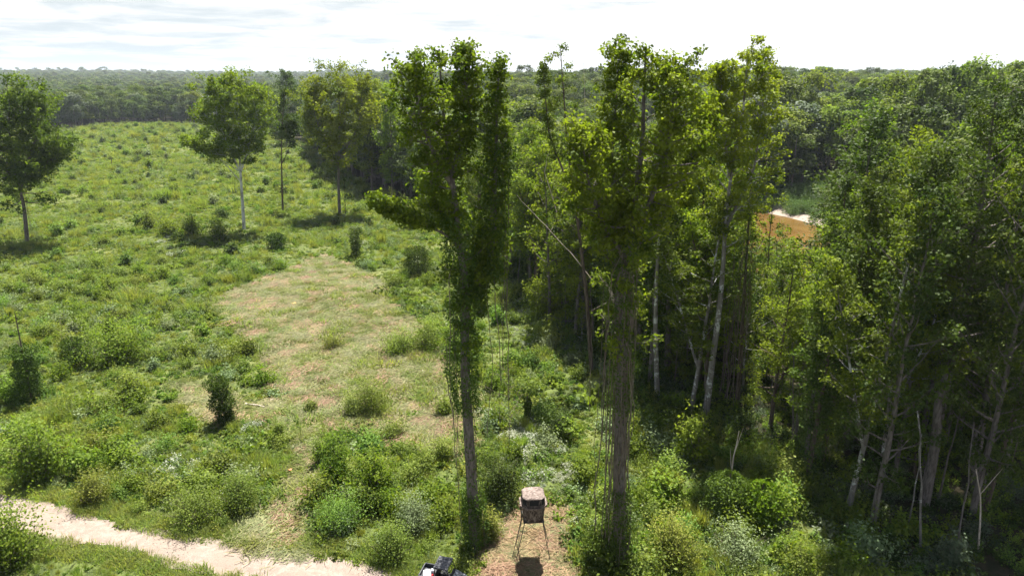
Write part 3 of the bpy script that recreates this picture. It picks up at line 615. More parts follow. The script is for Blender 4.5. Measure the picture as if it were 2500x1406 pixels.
hero('very tall forked tree behind the utility vehicle, bare grey lower trunk and leafy creeper above', (1162, 1335),
     [([(1162, 1335), (1150, 1150), (1136, 930), (1134, 790), (1138, 700), (1122, 600), (1110, 480), (1092, 360), (1078, 240), (1072, 120)], 0.44, 0.04, 0.47, 1.0, None),
      ([(1150, 730), (1168, 690), (1196, 650), (1206, 560), (1210, 400), (1214, 250), (1218, 150)], 0.27, 0.04, 0.10, 0.62, [0, .5, 1, 1, 1.5, 1.5, 1.5]),
      ([(1108, 460), (1060, 380), (1018, 260), (1012, 165)], 0.16, 0.03, 0.15, 0.95, [0, -1, -1.5, -2]),
      ([(1125, 600), (1100, 540), (1075, 500), (1050, 420)], 0.10, 0.02, 0.2, 0.75, [0, 1, 2, 2]),
      ([(1140, 760), (1175, 640), (1190, 560)], 0.08, 0.02, 0.1, 0.5, [0, 1, 2]),
      ([(1104, 440), (1125, 330), (1138, 220), (1138, 125)], 0.16, 0.03, 0.25, 0.7, [0, 1, 1, 1]),
      ([(1118, 600), (1085, 570), (1030, 548), (965, 525), (915, 500)], 0.11, 0.03, 0.42, 0.5, [0, 0, -1, -2, -3])],
     (M['bark'], M['leaf_mid']), oval(1.8, 0.75), 70, 0.25, 10, 11, spread=0.50, sub=4, el=(-5, 45),
     ivys=((0, .33, .72, 1.05, 8500), (1, .0, .75, 0.85, 5200), (0, 0.0, .15, 0.95, 3800), (0, .15, .33, 0.5, 330)),
     vines=((0, .5, .75, 5, .5, 1.5), (1, .3, .8, 5, .3, 1.1)))
hero('very tall tree right of the hunting blind, its trunk wrapped in brown hanging vines', (1518, 1385),
     [([(1518, 1385), (1512, 1200), (1514, 1000), (1522, 860), (1508, 740), (1532, 620), (1552, 480), (1570, 340), (1572, 210), (1578, 115)], 0.50, 0.04, 0.46, 1.05, None),
      ([(1530, 640), (1505, 500), (1495, 350), (1505, 240), (1512, 125)], 0.16, 0.02, 0.05, 0.62, [0, 1, 2, 2, 2]),
      ([(1560, 560), (1615, 420), (1640, 300), (1648, 165)], 0.18, 0.02, 0.05, 0.95, [0, -1, -1, -1]),
      ([(1535, 650), (1470, 540), (1435, 440), (1420, 330)], 0.15, 0.03, 0.15, 0.8, [0, -1, -2, -2]),
      ([(1580, 520), (1660, 470), (1700, 380), (1715, 260)], 0.13, 0.02, 0.15, 0.75, [0, 2, 3, 3])],
     (M['bark'], M['leaf_bright']), oval(2.1, 0.8), 72, 0.25, 12, 12, spread=0.48, sub=4, el=(-5, 45),
     ivys=((0, .36, .72, 0.85, 4200), (0, 0.0, .2, 0.9, 4200), (0, .2, .36, 0.5, 160)),
     vines=((0, .45, .78, 28, .75, 0.85), (0, .5, .8, 16, .4, 1.7)), dead=(([(1508, 750), (1485, 700), (1462, 675)], 0.16),))
hero('tall slim tree with sparse top and bare dead twigs between the two vine-draped giants', (1445, 905),
     [([(1445, 905), (1432, 720), (1408, 520), (1385, 360), (1375, 210), (1368, 120)], 0.26, 0.03, 0.4, 1.0, None),
      ([(1400, 480), (1340, 330), (1330, 220), (1325, 150)], 0.12, 0.02, 0.3, 0.6, [0, 0, 0, 0])],
     (M['bark_brown'], M['leaf']), oval(2.0, 0.6), 42, 0.25, 14, 13, spread=0.6, sub=3, el=(0, 50),
     dead=(([(1450, 690), (1380, 600), (1310, 530), (1262, 478)], 0.055), ([(1360, 520), (1330, 420), (1345, 350)], 0.05), ([(1470, 520), (1430, 330), (1425, 150)], 0.06)))
hero('tall tree with mottled white trunk and bright yellow-green top at the river wood edge', (1722, 1022),
     [([(1722, 1022), (1737, 900), (1756, 760), (1766, 650), (1772, 520), (1790, 400), (1815, 280), (1825, 125)], 0.36, 0.04, 0.5, 1.0, None),
      ([(1770, 560), (1840, 420), (1862, 270), (1862, 150)], 0.17, 0.03, 0.05, 0.85, [0, 1, 1, 1]),
      ([(1780, 430), (1765, 300), (1760, 170)], 0.14, 0.03, 0.1, 0.7, [0, -1, -1])],
     (M['bark_pale'], M['leaf_yellow']), oval(2.7, 0.7), 62, 0.28, 14, 14, spread=0.55, sub=4, el=(5, 60), tintv=(0.3, 1.0))
hero('dark vine column tree beside the mottled white trunk, brown dead vines hanging below', (1800, 985),
     [([(1800, 985), (1812, 800), (1822, 640), (1832, 480), (1838, 330)], 0.26, 0.03, 0.55, 1.0, None)],
     (M['bark_brown'], M['leaf']), oval(1.7, 0.75), 30, 0.25, 14, 15, spread=0.6, sub=3, ivys=((0, .35, .9, 1.2, 3500),), vines=((0, .4, .8, 30, .5, 1.1),))
hero('straight pale-trunked tree standing in shade left of the mottled white one', (1606, 965),
     [([(1606, 965), (1600, 820), (1602, 700), (1610, 560), (1622, 430), (1640, 310)], 0.30, 0.04, 0.62, 1.0, None)],
     (M['bark_pale'], M['leaf']), oval(2.8), 44, 0.26, 18, 16, spread=0.65, sub=3)
hero('dark spreading tree alone at the left end of the open field', (66, 592),
     [([(66, 592), (58, 500), (46, 455), (30, 395), (22, 320), (22, 235)], 0.42, 0.05, 0.30, 1.0, None),
      ([(50, 462), (72, 385), (92, 320), (90, 250)], 0.3, 0.05, 0.1, 1.0, [0, 1, 2, 2]),
      ([(48, 455), (5, 405), (-25, 340), (-40, 260)], 0.25, 0.05, 0.1, 0.9, [0, -1, -2, -2]),
      ([(60, 440), (110, 400), (150, 370)], 0.18, 0.05, 0.3, 0.75, [0, 1, 2])],
     (M['bark'], M['leaf']), oval(6.4, 0.75), 64, 0.50, 17, 21, spread=1.05, sub=4, el=(-15, 55), vines=((0, .3, .5, 5, .9, 2.5),))
hero('round-crowned tree with white forked trunk and olive-yellow leaves out in the field', (596, 562),
     [([(596, 562), (591, 480), (586, 405), (581, 300), (577, 205)], 0.42, 0.05, 0.42, 1.0, None),
      ([(588, 420), (610, 350), (630, 280), (632, 230)], 0.22, 0.04, 0.2, 0.75, [0, 1, 2, 2]),
      ([(588, 425), (555, 350), (530, 290), (525, 230)], 0.22, 0.04, 0.2, 0.75, [0, -1, -2, -2]),
      ([(588, 445), (545, 395), (490, 365), (450, 350)], 0.10, 0.03, 0.45, 0.35, [0, -1, -1, -1])],
     (M['bark_white'], M['leaf_yellow']), oval(7.0, 0.7), 70, 0.48, 16, 22, spread=1.0, sub=4, el=(5, 62), tintv=(0.1, 0.7))
hero('thin dark-stemmed tree with sparse crown between the two rounder field trees', (690, 514),
     [([(690, 514), (688, 440), (687, 370), (690, 290), (696, 215)], 0.26, 0.04, 0.5, 1.0, None), ([(688, 400), (705, 365), (715, 300)], 0.12, 0.03, 0.5, 0.8, [0, 0, 0])],
     (M['bark_brown'], M['leaf_dark']), oval(3.6, 0.6), 34, 0.42, 20, 23, spread=1.0, sub=3)
hero('broad olive-green tree with a straight trunk where the field meets the wood', (829, 523),
     [([(829, 523), (826, 440), (827, 370), (829, 280), (830, 190)], 0.42, 0.05, 0.33, 1.0, None),
      ([(827, 400), (785, 330), (765, 270), (765, 225)], 0.2, 0.04, 0.2, 0.75, [0, -2, -2, -2]), ([(828, 390), (870, 320), (885, 260), (880, 215)], 0.2, 0.04, 0.2, 0.75, [0, 2, 2, 2])],
     (M['bark'], M['leaf_yellow']), oval(7.8, 0.7), 72, 0.50, 19, 24, spread=1.05, sub=4, el=(5, 55), tintv=(0.25, 1.0))
hero('leafy tree rising at the wood edge right of the broad olive-green one', (908, 470),
     [([(908, 470), (908, 400), (905, 320), (905, 225)], 0.36, 0.05, 0.15, 1.0, None)], (M['bark'], M['leaf']), oval(5.6, 0.7), 56, 0.5, 17, 31, spread=1.0, sub=4, el=(0, 55))
hero('paler green tree at the wood edge, half behind the forked tree crown', (958, 482),
     [([(958, 482), (955, 400), (955, 320), (950, 235)], 0.36, 0.05, 0.15, 1.0, None)], (M['bark'], M['leaf_bright']), oval(5.2, 0.7), 56, 0.5, 17, 32, spread=1.0, sub=4, el=(0, 55))
hero('dark green tree standing behind the thin dark-stemmed one at the field edge', (700, 352),
     [([(700, 352), (702, 290), (704, 230), (703, 190)], 0.5, 0.08, 0.1, 1.0, None)], (M['bark'], M['leaf_dark']), oval(8.5, 0.7), 60, 0.8, 17, 33, spread=1.6, sub=4, el=(0, 55))
hero('slender stem wrapped in creeper close to the broad olive-green tree', (843, 522), [([(843, 522), (842, 480), (840, 420)], 0.12, 0.03, 0.6, 0.5, None)],
     (M['bark_brown'], M['leaf_dark']), oval(2.0), 12, 0.35, 12, 25, spread=0.6, ivys=((0, 0, .8, .7, 500),))
hero('tall leafy tree with a pointed dark crown, highest at the right side', (2262, 1150),
     [([(2262, 1150), (2300, 980), (2345, 780), (2385, 560), (2412, 400), (2430, 240)], 0.48, 0.05, 0.32, 1.0, None),
      ([(2330, 850), (2290, 700), (2275, 520), (2285, 400)], 0.22, 0.04, 0.1, 0.95, [0, -1, -2, -2])],
     (M['bark'], M['leaf_dark']), oval(4.2, 0.6), 76, 0.25, 22, 26, spread=0.7, sub=4, el=(0, 50), tintv=(0.2, 1.0))
hero('large broken-topped trunk with creeper leaning up at the right wood edge', (2255, 1230),
     [([(2255, 1230), (2285, 1080), (2290, 980), (2310, 910)], 0.45, 0.18, 0.9, 0.5, None)],
     (M['bark'], M['leaf_yellow']), oval(1.0), 16, 0.25, 12, 27, spread=0.4)

hero('thin tree with a sparse yellow-green tip standing in front of the river bend', (1868, 870),
     [([(1868, 870), (1872, 700), (1880, 560), (1893, 450)], 0.12, 0.02, 0.55, 1.0, None)],
     (M['bark'], M['leaf_yellow']), oval(2.0, 0.7), 26, 0.28, 9, 28, spread=0.45)
# ------------------------------------------------------------------ the woods: tree kinds
def kind(name, seed, H, r, prof, leafy, nb, ls, lpc, bark, leaf, iv=None, **kw):
    t_, c_, rg_ = make_tree_meshes(name, seed, H, r, prof, leafy, nb, ls, lpc, **kw)
    t_.materials.append(M[bark]); c_.materials.append(M[leaf]); im = None
    if iv:
        q = QM(); P = np.array([[0, 0, 0], [0.1, 0, H * .33], [0, .1, H * .66], [0, 0, H * .95]]); ivy(q, P, lambda t: iv[0] * (1 - .4 * t), iv[1], rg_, 0.2, 0.0, iv[2]); im = q.mesh('climbing_leaves'); im.materials.append(M['ivy'])
    return (t_, c_, im, H)
KN = [kind('tall', 201, 26, 0.27, p_oval(2.9), 0.2, 48, .28, 17, 'bark', 'leaf', spread=.7, sub=3),
      kind('tall', 202, 26, 0.24, p_oval(2.7), 0.3, 44, .28, 17, 'bark_pale', 'leaf', spread=.7, sub=3, fork=1),
      kind('broad', 203, 22, 0.26, p_oval(3.8, .5), 0.15, 50, .29, 18, 'bark', 'leaf_dark', spread=.8, sub=3),
      kind('broad', 204, 22, 0.24, p_oval(3.6, .6), 0.2, 46, .29, 16, 'bark_brown', 'leaf_yellow', spread=.75, sub=3, fork=1),
      kind('draped', 205, 22, 0.22, p_oval(2.4, .6), 0.25, 42, .27, 17, 'bark_brown', 'leaf_dark', (1.3, 3600, .95), spread=.65, sub=3),
      kind('draped', 206, 20, 0.22, p_oval(2.6, .6), 0.25, 42, .27, 17, 'bark', 'leaf', (1.1, 3000, .8), spread=.65, sub=3),
      kind('bright', 207, 18, 0.18, p_oval(2.8, .6), 0.12, 42, .26, 17, 'bark', 'leaf_bright', spread=.65, sub=3)]
KU = [kind('small', 211, 10, 0.10, p_oval(2.2, .6), 0.2, 26, .22, 12, 'twig', 'leaf_bright', spread=.5, sub=3),
      kind('small', 212, 10, 0.11, p_oval(2.4, .6), 0.25, 26, .22, 12, 'bark_pale', 'leaf', spread=.55, sub=3),
      kind('small', 213, 9, 0.09, p_oval(2.3, .7), 0.1, 26, .22, 12, 'bark_brown', 'leaf_dark', (1.1, 1500, .9), spread=.55, sub=3),
      kind('small', 214, 10, 0.09, p_oval(1.9, .6), 0.3, 22, .22, 11, 'twig', 'leaf_yellow', spread=.5, sub=3)]
KP = []            # bare crooked poles of the understory
for s in (221, 222, 223):
    KP.append(kind('pole', s, 12, 0.11, p_oval(1.3), 0.72, 12, .24, 9, 'bark' if s != 222 else 'bark_brown', 'leaf', spread=.5, sub=2, lean=1.6))
def mid(name, seed, leaf, Rx=5, H=18, base=1.5, nl=20, n=3000, ls=.55):
    me = crown_lobes(name, seed, Rx, H, base, nl, n, ls); me.materials.append(M[leaf]); me.materials.append(M['bark']); return me
KM = [mid('mid_tree', 301 + i, l, rx * 1.3, h * 1.05, n=4600) for i, (l, rx, h) in enumerate((('leaf_forest', 5, 18), ('leaf_forest', 5.5, 17), ('leaf_dark', 5, 19), ('leaf', 5.5, 18), ('leaf_grey', 5.5, 16), ('leaf_yellow', 5, 18), ('leaf_forest', 4.2, 21)))]
KF = [mid('far_tree', 321 + i, l, 7, 19, 3, 11, 700, 1.35) for i, l in enumerate(('leaf_forest', 'leaf_forest', 'leaf_dark', 'leaf_forest', 'leaf_grey', 'leaf'))]

TOPC = np.array([(-600, 300), (300, 300), (700, 250), (780, 250), (850, 225), (920, 210), (960, 230), (1000, 330), (1120, 340), (1240, 350), (1290, 300), (1340, 340), (1480, 350), (1600, 320), (1700, 300), (1760, 400), (1810, 500), (1835, 640), (1880, 590), (1925, 610), (1950, 700), (1990, 700), (2020, 600), (2060, 400), (2120, 360), (2170, 480), (2240, 330), (2300, 330), (2420, 300), (2480, 290), (2700, 200)])
def top_py(px): return np.interp(px, TOPC[:, 0], TOPC[:, 1])
rg = np.random.default_rng(404)
def place_tree(k, x, y, z, h, rz, root_name, label, cat, group):
    t_, c_, im, H = k; s = h / H
    root = empty(root_name, (x, y, z), rz); root.scale = (s * rg.uniform(1.05, 1.4) * (1.15 if h < H else 1) * (.78 if y < 68 and x > 20 else 1),) * 2 + (s,); tag(root, label, cat, group)
    link('trunk', t_, root); link('crown', c_, root)
    if im: link('climbing_leaves', im, root)
    return root
LBL = {0: ('tall slim tree with grey trunk in the riverside wood', 'tall slim trees of the riverside wood'), 1: ('tall tree with mottled pale trunk in the riverside wood', 'pale-trunked trees of the riverside wood'),
       2: ('broad dark green tree in the riverside wood', 'broad dark trees of the riverside wood'), 3: ('olive-yellow leaved tree in the riverside wood', 'olive-yellow trees of the riverside wood'),
       4: ('dark tree draped to the ground in creeper, riverside wood', 'creeper-draped trees of the riverside wood'), 5: ('green tree with creeper up its trunk, riverside wood', 'trees with creeper on their trunks'),
       6: ('light green medium tree in the riverside wood', 'light green trees of the riverside wood')}
ULB = {0: ('small bright green tree under the tall riverside trees', 'small bright understory trees'), 1: ('small green tree with pale stem under the tall riverside trees', 'small pale-stemmed understory trees'),
       2: ('small dark tree smothered in creeper at the riverside wood', 'small creeper-covered understory trees'), 3: ('small yellow-green tree under the tall riverside trees', 'small yellow-green understory trees')}
# strip between the field and the river
x, y = jgrid(-110, 150, 30, 330, 5.4, rg, 0.75)
z = height(x, y); sf = sdist(x, y, FIELD); dr = seg_dist(x, y, RIVER)
RIVL = inside(x, y, [(-300, 0)] + [(210, -10), (165, 25), (118, 62), (88, 95), (64, 126), (52, 155), (46, 184), (34, 212), (24, 245), (24, 420), (-300, 420)])
k = (y > 44) & (sf < -0.8) & (dr > RIV_W + 4) & RIVL & in_view(x, y, z + 10, 120, 300) & (z > -3.5)
x, y, z, sf = x[k], y[k], z[k], sf[k]
tx = np.array([t[0] for t in TREES]); ty = np.array([t[1] for t in TREES])
d = np.min(np.hypot(x[:, None] - tx, y[:, None] - ty), axis=1); k = d > 3.0; x, y, z, sf = x[k], y[k], z[k], sf[k]
x2, y2 = jgrid(-30, 45, 62, 125, 5.5, rg, .9); z2 = height(x2, y2); p2 = proj(x2, y2, z2 + 10)[0]
k = (sdist(x2, y2, FIELD) < -0.5) & (seg_dist(x2, y2, RIVER) > RIV_W + 5) & (x2 < 40) & (p2 > 1150) & (p2 < 1790); x = np.concatenate([x, x2[k]]); y = np.concatenate([y, y2[k]]); z = np.concatenate([z, z2[k]]); sf = np.concatenate([sf, x2[k] * 0 - 9])
x2, y2 = jgrid(15, 75, 44, 86, 4.6, rg, .9); z2 = height(x2, y2); p2 = proj(x2, y2, z2 + 8)[0]
k = (sdist(x2, y2, FIELD) < -1.5) & (seg_dist(x2, y2, RIVER) > RIV_W + 5) & (p2 > 1780) & (p2 < 2600) & (np.min(np.hypot(x2[:, None] - tx, y2[:, None] - ty), axis=1) > 3); x = np.concatenate([x, x2[k]]); y = np.concatenate([y, y2[k]]); z = np.concatenate([z, z2[k]]); sf = np.concatenate([sf, x2[k] * 0 - 9])
order = np.argsort(y); n_ind = 0; stuffpts = []
for i in order:
    X, Y, Z = x[i], y[i], z[i]
    pxm, _, _ = proj(X, Y, Z + 12); tp = float(top_py(pxm)) + abs(rg.normal()) * 42
    if Y > 200: tp = max(200, tp - 60)
    if pxm > 2060 and Y < 95: tp = max(225, tp + rg.normal() * 80 - 30)
    w = ray(0, tp); hmax = CAM_H + w[2] * Y / w[1] - Z
    h = min(hmax, rg.uniform(21, 28)) if hmax > 5 else rg.uniform(3.5, 5)
    if h > 26 and rg.random() < .4: h *= .85
    if h < 12.5:
        j = int(rg.choice([0, 1, 2, 3], p=[.3, .3, .25, .15])); place_tree(KU[j], X, Y, Z, max(h, 3.5), rg.uniform(0, 6.28), 'understory_tree', ULB[j][0], 'small tree', ULB[j][1]); n_ind += 1
    elif Y < 175:
        j = int(rg.choice(7, p=[.17, .08, .08, .22, .06, .11, .28] if pxm < 1800 else ([.19, .1, .25, .08, .16, .12, .1] if Y > 75 else [.24, .03, .12, .15, .17, .22, .07]))); place_tree(KN[j], X, Y, Z, h, rg.uniform(0, 6.28), 'riverside_tree', LBL[j][0], 'tree', LBL[j][1]); n_ind += 1
    else: stuffpts.append((X, Y, Z, h))
    # understory below and between
    if Y < 120 and rg.random() < 0.5:
        a = rg.uniform(0, 6.28); X2, Y2 = X + 3 * math.cos(a), Y + 3 * math.sin(a)
        if float(sdist([X2], [Y2], FIELD)[0]) < 0.5:
            if rg.random() < .4 and hmax > 11:
                place_tree(KP[int(rg.integers(3))], X2, Y2, float(height(X2, Y2)), rg.uniform(7, 11), rg.uniform(0, 6.28), 'slender_pole_tree', 'slender crooked bare-stemmed tree in the shade of the riverside wood', 'small tree', 'slender crooked stems in the riverside wood')
            else:
                j = int(rg.integers(4)); place_tree(KU[j], X2, Y2, float(height(X2, Y2)), min(rg.uniform(4, 8), max(hmax, 3)), rg.uniform(0, 6.28), 'understory_tree', ULB[j][0], 'small tree', ULB[j][1])
            n_ind += 1
print('strip individuals', n_ind)
for (pp, Y, tp) in ((1852, 92, 610), (1888, 84, 585), (1915, 100, 600), (1962, 88, 650), (2035, 92, 560), (2062, 84, 420)):
    X = (pp - 1250) / FPX * (Y / (cp + (703 - 800) / FPX * sp_)); Z = float(height(X, Y)); w = ray(0, tp); h = CAM_H + w[2] * Y / w[1] - Z
    j = int(rg.integers(4)); place_tree((KU[j] if h < 14 else KN[4]), X, Y, Z, h, rg.uniform(0, 6.28), 'understory_tree', ULB[j][0] if h < 14 else LBL[4][0], 'small tree' if h < 14 else 'tree', ULB[j][1] if h < 14 else LBL[4][1])
# beyond the river and round the far field
x, y = jgrid(-420, 420, 60, 700, 9.5, rg, 0.8)
z = height(x, y); sf = sdist(x, y, FIELD); dr = seg_dist(x, y, RIVER)
RIVL = inside(x, y, [(-300, 0)] + [(210, -10), (165, 25), (118, 62), (88, 95), (64, 126), (52, 155), (46, 184), (34, 212), (24, 245), (24, 330), (-300, 330)])
bar = np.exp(-((x - 92) ** 2 / 30 ** 2 + (y - 178) ** 2 / 26 ** 2))
k = (sf < -2) & (dr > RIV_W + 5) & (~RIVL) & in_view(x, y, z + 15, 60, 100) & (bar < 0.45)
x, y, z = x[k], y[k], z[k]
h = rg.uniform(13, 23, len(x)) + 16 * (fbm(x, y, 45, 61) - 0.5) + np.where(rg.random(len(x)) < .1, 4, 0)
far = [(x[i], y[i], z[i], h[i]) for i in range(len(x))] + stuffpts
far.sort(key=lambda t: t[0] ** 2 + t[1] ** 2)
NIND = 230
MLB = {0: 'mid-green tree in the wood on the far river bank', 1: 'rounded mid-green tree in the wood on the far river bank', 2: 'dark green tree in the wood on the far river bank', 3: 'fresh green tree in the wood on the far river bank',
       4: 'silvery grey-green tree in the wood on the far river bank', 5: 'yellowish tree in the wood on the far river bank', 6: 'taller narrow tree in the wood on the far river bank'}
for (X, Y, Z, h_) in far[:NIND]:
    j = int(rg.choice(7, p=[.16, .13, .13, .17, .14, .17, .1])); H = (18, 17, 19, 18, 16, 18, 21)[j]; s = h_ / H * 1.08
    o = link('woodland_tree', KM[j]); o.location = (X, Y, Z); o.rotation_euler = (0, 0, rg.uniform(0, 6.28)); o.scale = (s * rg.uniform(.9, 1.2), s * rg.uniform(.9, 1.2), s)
    lb = MLB[j] if X > 60 - .1 * Y else MLB[j].replace('on the far river bank', 'between the open field and the river bend')
    tag(o, lb, 'tree', lb.replace(' tree ', ' trees ').replace('in the wood ', ''))
for (pp, Y, tp, j) in ((2180, 205, 178, 3), (2255, 190, 160, 0), (2310, 200, 148, 2), (2365, 195, 142, 3), (2410, 210, 165, 0), (1985, 230, 172, 3), (2040, 215, 250, 5), (1920, 240, 178, 1)):
    X = (pp - 1250) / FPX * (Y * cp + 3); Z = float(height(X, Y)); w = ray(0, tp); h = CAM_H + w[2] * Y / w[1] - Z; H = (18, 17, 19, 18, 16, 18, 21)[j] * 1.03
    o = link('woodland_tree', KM[j]); o.location = (X, Y, Z); o.rotation_euler = (0, 0, pp * .1); o.scale = (min(h / H, 1.4), min(h / H, 1.4), h / H); tag(o, 'tall tree standing above its neighbours on the rise beyond the river', 'tree', 'tallest trees beyond the river')
f = np.array(far[NIND:]); n = len(f); f[:, 2] -= 0.5
print('mid stuff', n)
scatter('forest_beyond_the_field', [(m_, []) for m_ in KM], f[:, :3], rg.uniform(0, 6.28, n), f[:, 3] / 18, rg.choice(7, n, p=[.22, .2, .14, .13, .13, .07, .11]))
fx, fy = [], []
for (y0, y1, s) in ((690, 1100, 11), (1100, 1900, 17), (1900, 3300, 27), (3300, 5200, 48)):
    a, b = jgrid(-y1 * .82, y1 * .82, y0, y1, s, rg); fx.append(a); fy.append(b)
    if y0 == 690: fs = [np.full(len(a), 1.0)]
    else: fs.append(np.full(len(a), {1100: 1.25, 1900: 1.8, 3300: 2.8}[y0]))
fx, fy, fs = np.concatenate(fx), np.concatenate(fy), np.concatenate(fs); fz = height(fx, fy); k = in_view(fx, fy, fz + 15, 40, 50); fx, fy, fz, fs = fx[k], fy[k], fz[k], fs[k]; n = len(fx)
fs2 = fs ** 0.55 * rg.uniform(0.75, 1.25, n); fz = fz + 7 * (fbm(fx, fy, 70, 77) - .5) * 2 + np.where(rg.random(n) < .06, 5, 0); fz = fz - np.where(fs > 1.5, 5 * fs2, 1)
print('far stuff', n)
scatter('distant_forest', [(m_, []) for m_ in KF], np.stack([fx, fy, fz], 1), rg.uniform(0, 6.28, n), fs ** .9 * rg.uniform(.85, 1.2, n) * 0.95, rg.choice(6, n, p=[.25, .2, .14, .13, .12, .16]))
# willows on the sand bar
KW = []
for s in (331, 332):
    q = QM(); rw = np.random.default_rng(s)
    for j in range(26):
        c = rw.normal(size=2) * 1.5; P, dd = dome_pts(110, 1.3, 4.2 * rw.uniform(.6, 1.1), rw, .3); P[:, :2] += c; q.leaves(P, 0.3, rw, 0.2, dd * .4, rw.uniform(0.2, 1) + 0 * P[:, 0], 0, .3, droop=-.6)
    me = q.mesh('willow_foliage'); me.materials.append(M['leaf_willow']); KW.append(me)
for i in range(90):
    X = rg.normal(90, 14); Y = rg.normal(188, 14); zz_ = float(height(X, Y))
    if zz_ < -3.3 or zz_ > 3 or float(seg_dist([X], [Y], RIVER)[0]) < RIV_W + 5: continue
    o = link('willow_bush', KW[i % 2]); o.location = (X, Y, zz_ - .2); s = rg.uniform(.8, 1.5); o.scale = (s, s, s * rg.uniform(.8, 1.1)); o.rotation_euler = (0, 0, rg.uniform(0, 6.28))
    tag(o, 'fine-leaved soft green willow bush on the river sandbar', 'bush', 'willow bushes on the sandbar')
# undergrowth at the foot of the wood and on the forest floor
x, y = jgrid(-60, 110, 26, 160, 1.25, rg); z = height(x, y); sf = sdist(x, y, FIELD); dr = seg_dist(x, y, RIVER)
k = (sf < 1.5) & (sf > -30) & (dr > RIV_W + 2) & in_view(x, y, z + 2, 60, 150) & (rg.random(len(x)) < np.where(sf > -6, 0.95, 0.8)); x, y, z, sf = x[k], y[k], z[k], sf[k]; n = len(x)
u_src = [(tuft_leafy(s, 380, rx, h, ls), [M[m]]) for s, rx, h, ls, m in ((51, .8, 1.1, .13, 'leaf_dark'), (52, .7, 1.0, .12, 'weed_lush'), (53, .7, 1.3, .14, 'leaf_sprout'), (54, .9, .8, .11, 'leaf'), (55, .8, 1.0, .12, 'leaf_grey'), (56, .8, 1.0, .12, 'leaf_dark'))]
scatter('woodland_undergrowth', u_src, np.stack([x, y, z], 1), rg.uniform(0, 6.28, n), rg.uniform(0.9, 2.0, n) * np.where(sf > -5, 1.2, .9), rg.integers(0, 6, n))

# ------------------------------------------------------------------ shrubs, saplings, creeper-covered stubs
def px_per_m(x, y, z): return FPX / float(proj(x, y, z)[2])
def bush(label, px, py, wpx, hpx, leaf='leaf_sprout', ls=.24, dens=1.0, seed=None, cat='bush', group=None, name='leafy_bush', bury=0.0):
    x, y, z = at(px, py); s = px_per_m(x, y, z); w, h = wpx / s, hpx / s / 0.9
    seed = seed or int(px * 7 + py); n = int(dens * 330 * (w * h) ** .8 / (ls / .2) ** 1.6) + 120
    me = bush_mesh(seed, w, h, ls, leaf, min(n, 9000)); r = empty(name, (x, y, z - bury), 0); tag(r, label, cat, group); link('stems', me[0], r); link('foliage', me[1], r); return r
def stub(label, px, py, wpx, hpx, leaf='ivy', lean=0.0, name='creeper_covered_stub', n=900, bare=0.0, cat='creeper-covered stump', ls=.15):
    x, y, z = at(px, py); s = px_per_m(x, y, z); w, h = wpx / s, hpx / s / 0.88; rg = np.random.default_rng(int(px + py * 3))
    P = wig(np.array([0, 0, -.2]), np.array([lean * h, 0, h * (1 + bare)]), 8, .04, rg); st, lf = QM(), QM(); st.tube(P, np.linspace(.14, .04, 8), 7)
    lum = rg.uniform(.7, 1.3, 12)
    ivy(lf, P, lambda t: w * .5 * np.interp(t * (1 + bare), np.linspace(0, 1, 12), lum) * np.where(t * (1 + bare) < .25, 1.35, 1.05) * 1.15, n * 6, rg, ls * 1.25, 0.02, 1 / (1 + bare), hang=.3)
    r = empty(name, (x, y, z)); tag(r, label, cat); o = link('stem', st.mesh('stem', True), r, [M['bark_brown']]); link('creeper_leaves', lf.mesh('creeper_leaves'), r, [M[leaf]]); return r
bush('big rounded dark green bush cut off by the lower left corner', 15, 1375, 200, 150, 'leaf_sprout', .2, 1.6)
bush('large glossy broad-leaved bush above the sandy road near the left edge', 105, 1165, 150, 125, 'leaf_sprout', .26, 1.4)
bush('wide dark-green broad-leaved bush between the road and the dark creeper column', 290, 885, 150, 85, 'leaf_sprout', .26, 1.4)
bush('smaller light green bush in front of the wide broad-leaved bush', 318, 975, 85, 60, 'weed_lush', .24)
bush('broad-leaved shoot standing up behind the wide broad-leaved bush', 268, 815, 40, 45, 'leaf_sprout', .26)
bush('upright bright yellow-green bush left of its twin beside the mown path', 822, 1180, 75, 115, 'leaf_bright', .18, 1.3)
bush('brightest upright yellow-green bush, nearer the forked tree', 915, 1215, 75, 115, 'leaf_bright', .20, 1.3)
for lb, a_ in (('low green bush amid cut grass behind the heap of weeds', (975, 860, 95, 50)), ('loose green bush between the clearing and the dark glossy bush', (1050, 850, 90, 60)), ('small tangled bush left of the forked trunk foot', (1080, 1120, 60, 48)),
               ('brownish low bush in the lower part of the clearing', (960, 1065, 70, 34)), ('small dark bush close behind the bright upright bushes', (1000, 1175, 80, 40)), ('light green bush on the slope left of the forked trunk', (1085, 1010, 50, 40)), ('low bush at the narrow neck of the mown clearing', (760, 1000, 34, 20))):
    bush(lb, *a_, 'weed', .16, 1.3)
bush('feathery green bush left of the upright bright bushes', 785, 1130, 34, 75, 'weed', .12, 1.2)
bush('small pointed green bush at the mown path edge', 683, 1075, 26, 60, 'weed', .12, 1.2)
bush('large-leaved green bush in the shade at the foot of the riverside wood', 1690, 1120, 95, 100, 'leaf_bright', .30, 1.0)
bush('dense dark green bush behind the hunting blind', 1225, 1225, 110, 110, 'leaf_dark', .16, 1.5)
bush('dark bush with glossy leaves behind the forked trunk', 1120, 870, 110, 75, 'leaf_sprout', .26, 1.2)
bush('heap of cut weeds and green shrubs right of the mown path centre', 905, 1000, 110, 70, 'weed_lush', .14, 1.1)
bush('bright green low bush in the middle of the mown clearing', 862, 1010, 60, 45, 'grass', .14, 1.2)
bush('small dark shrub inside the mown clearing, upper half', 815, 850, 60, 30, 'weed', .14, .8)
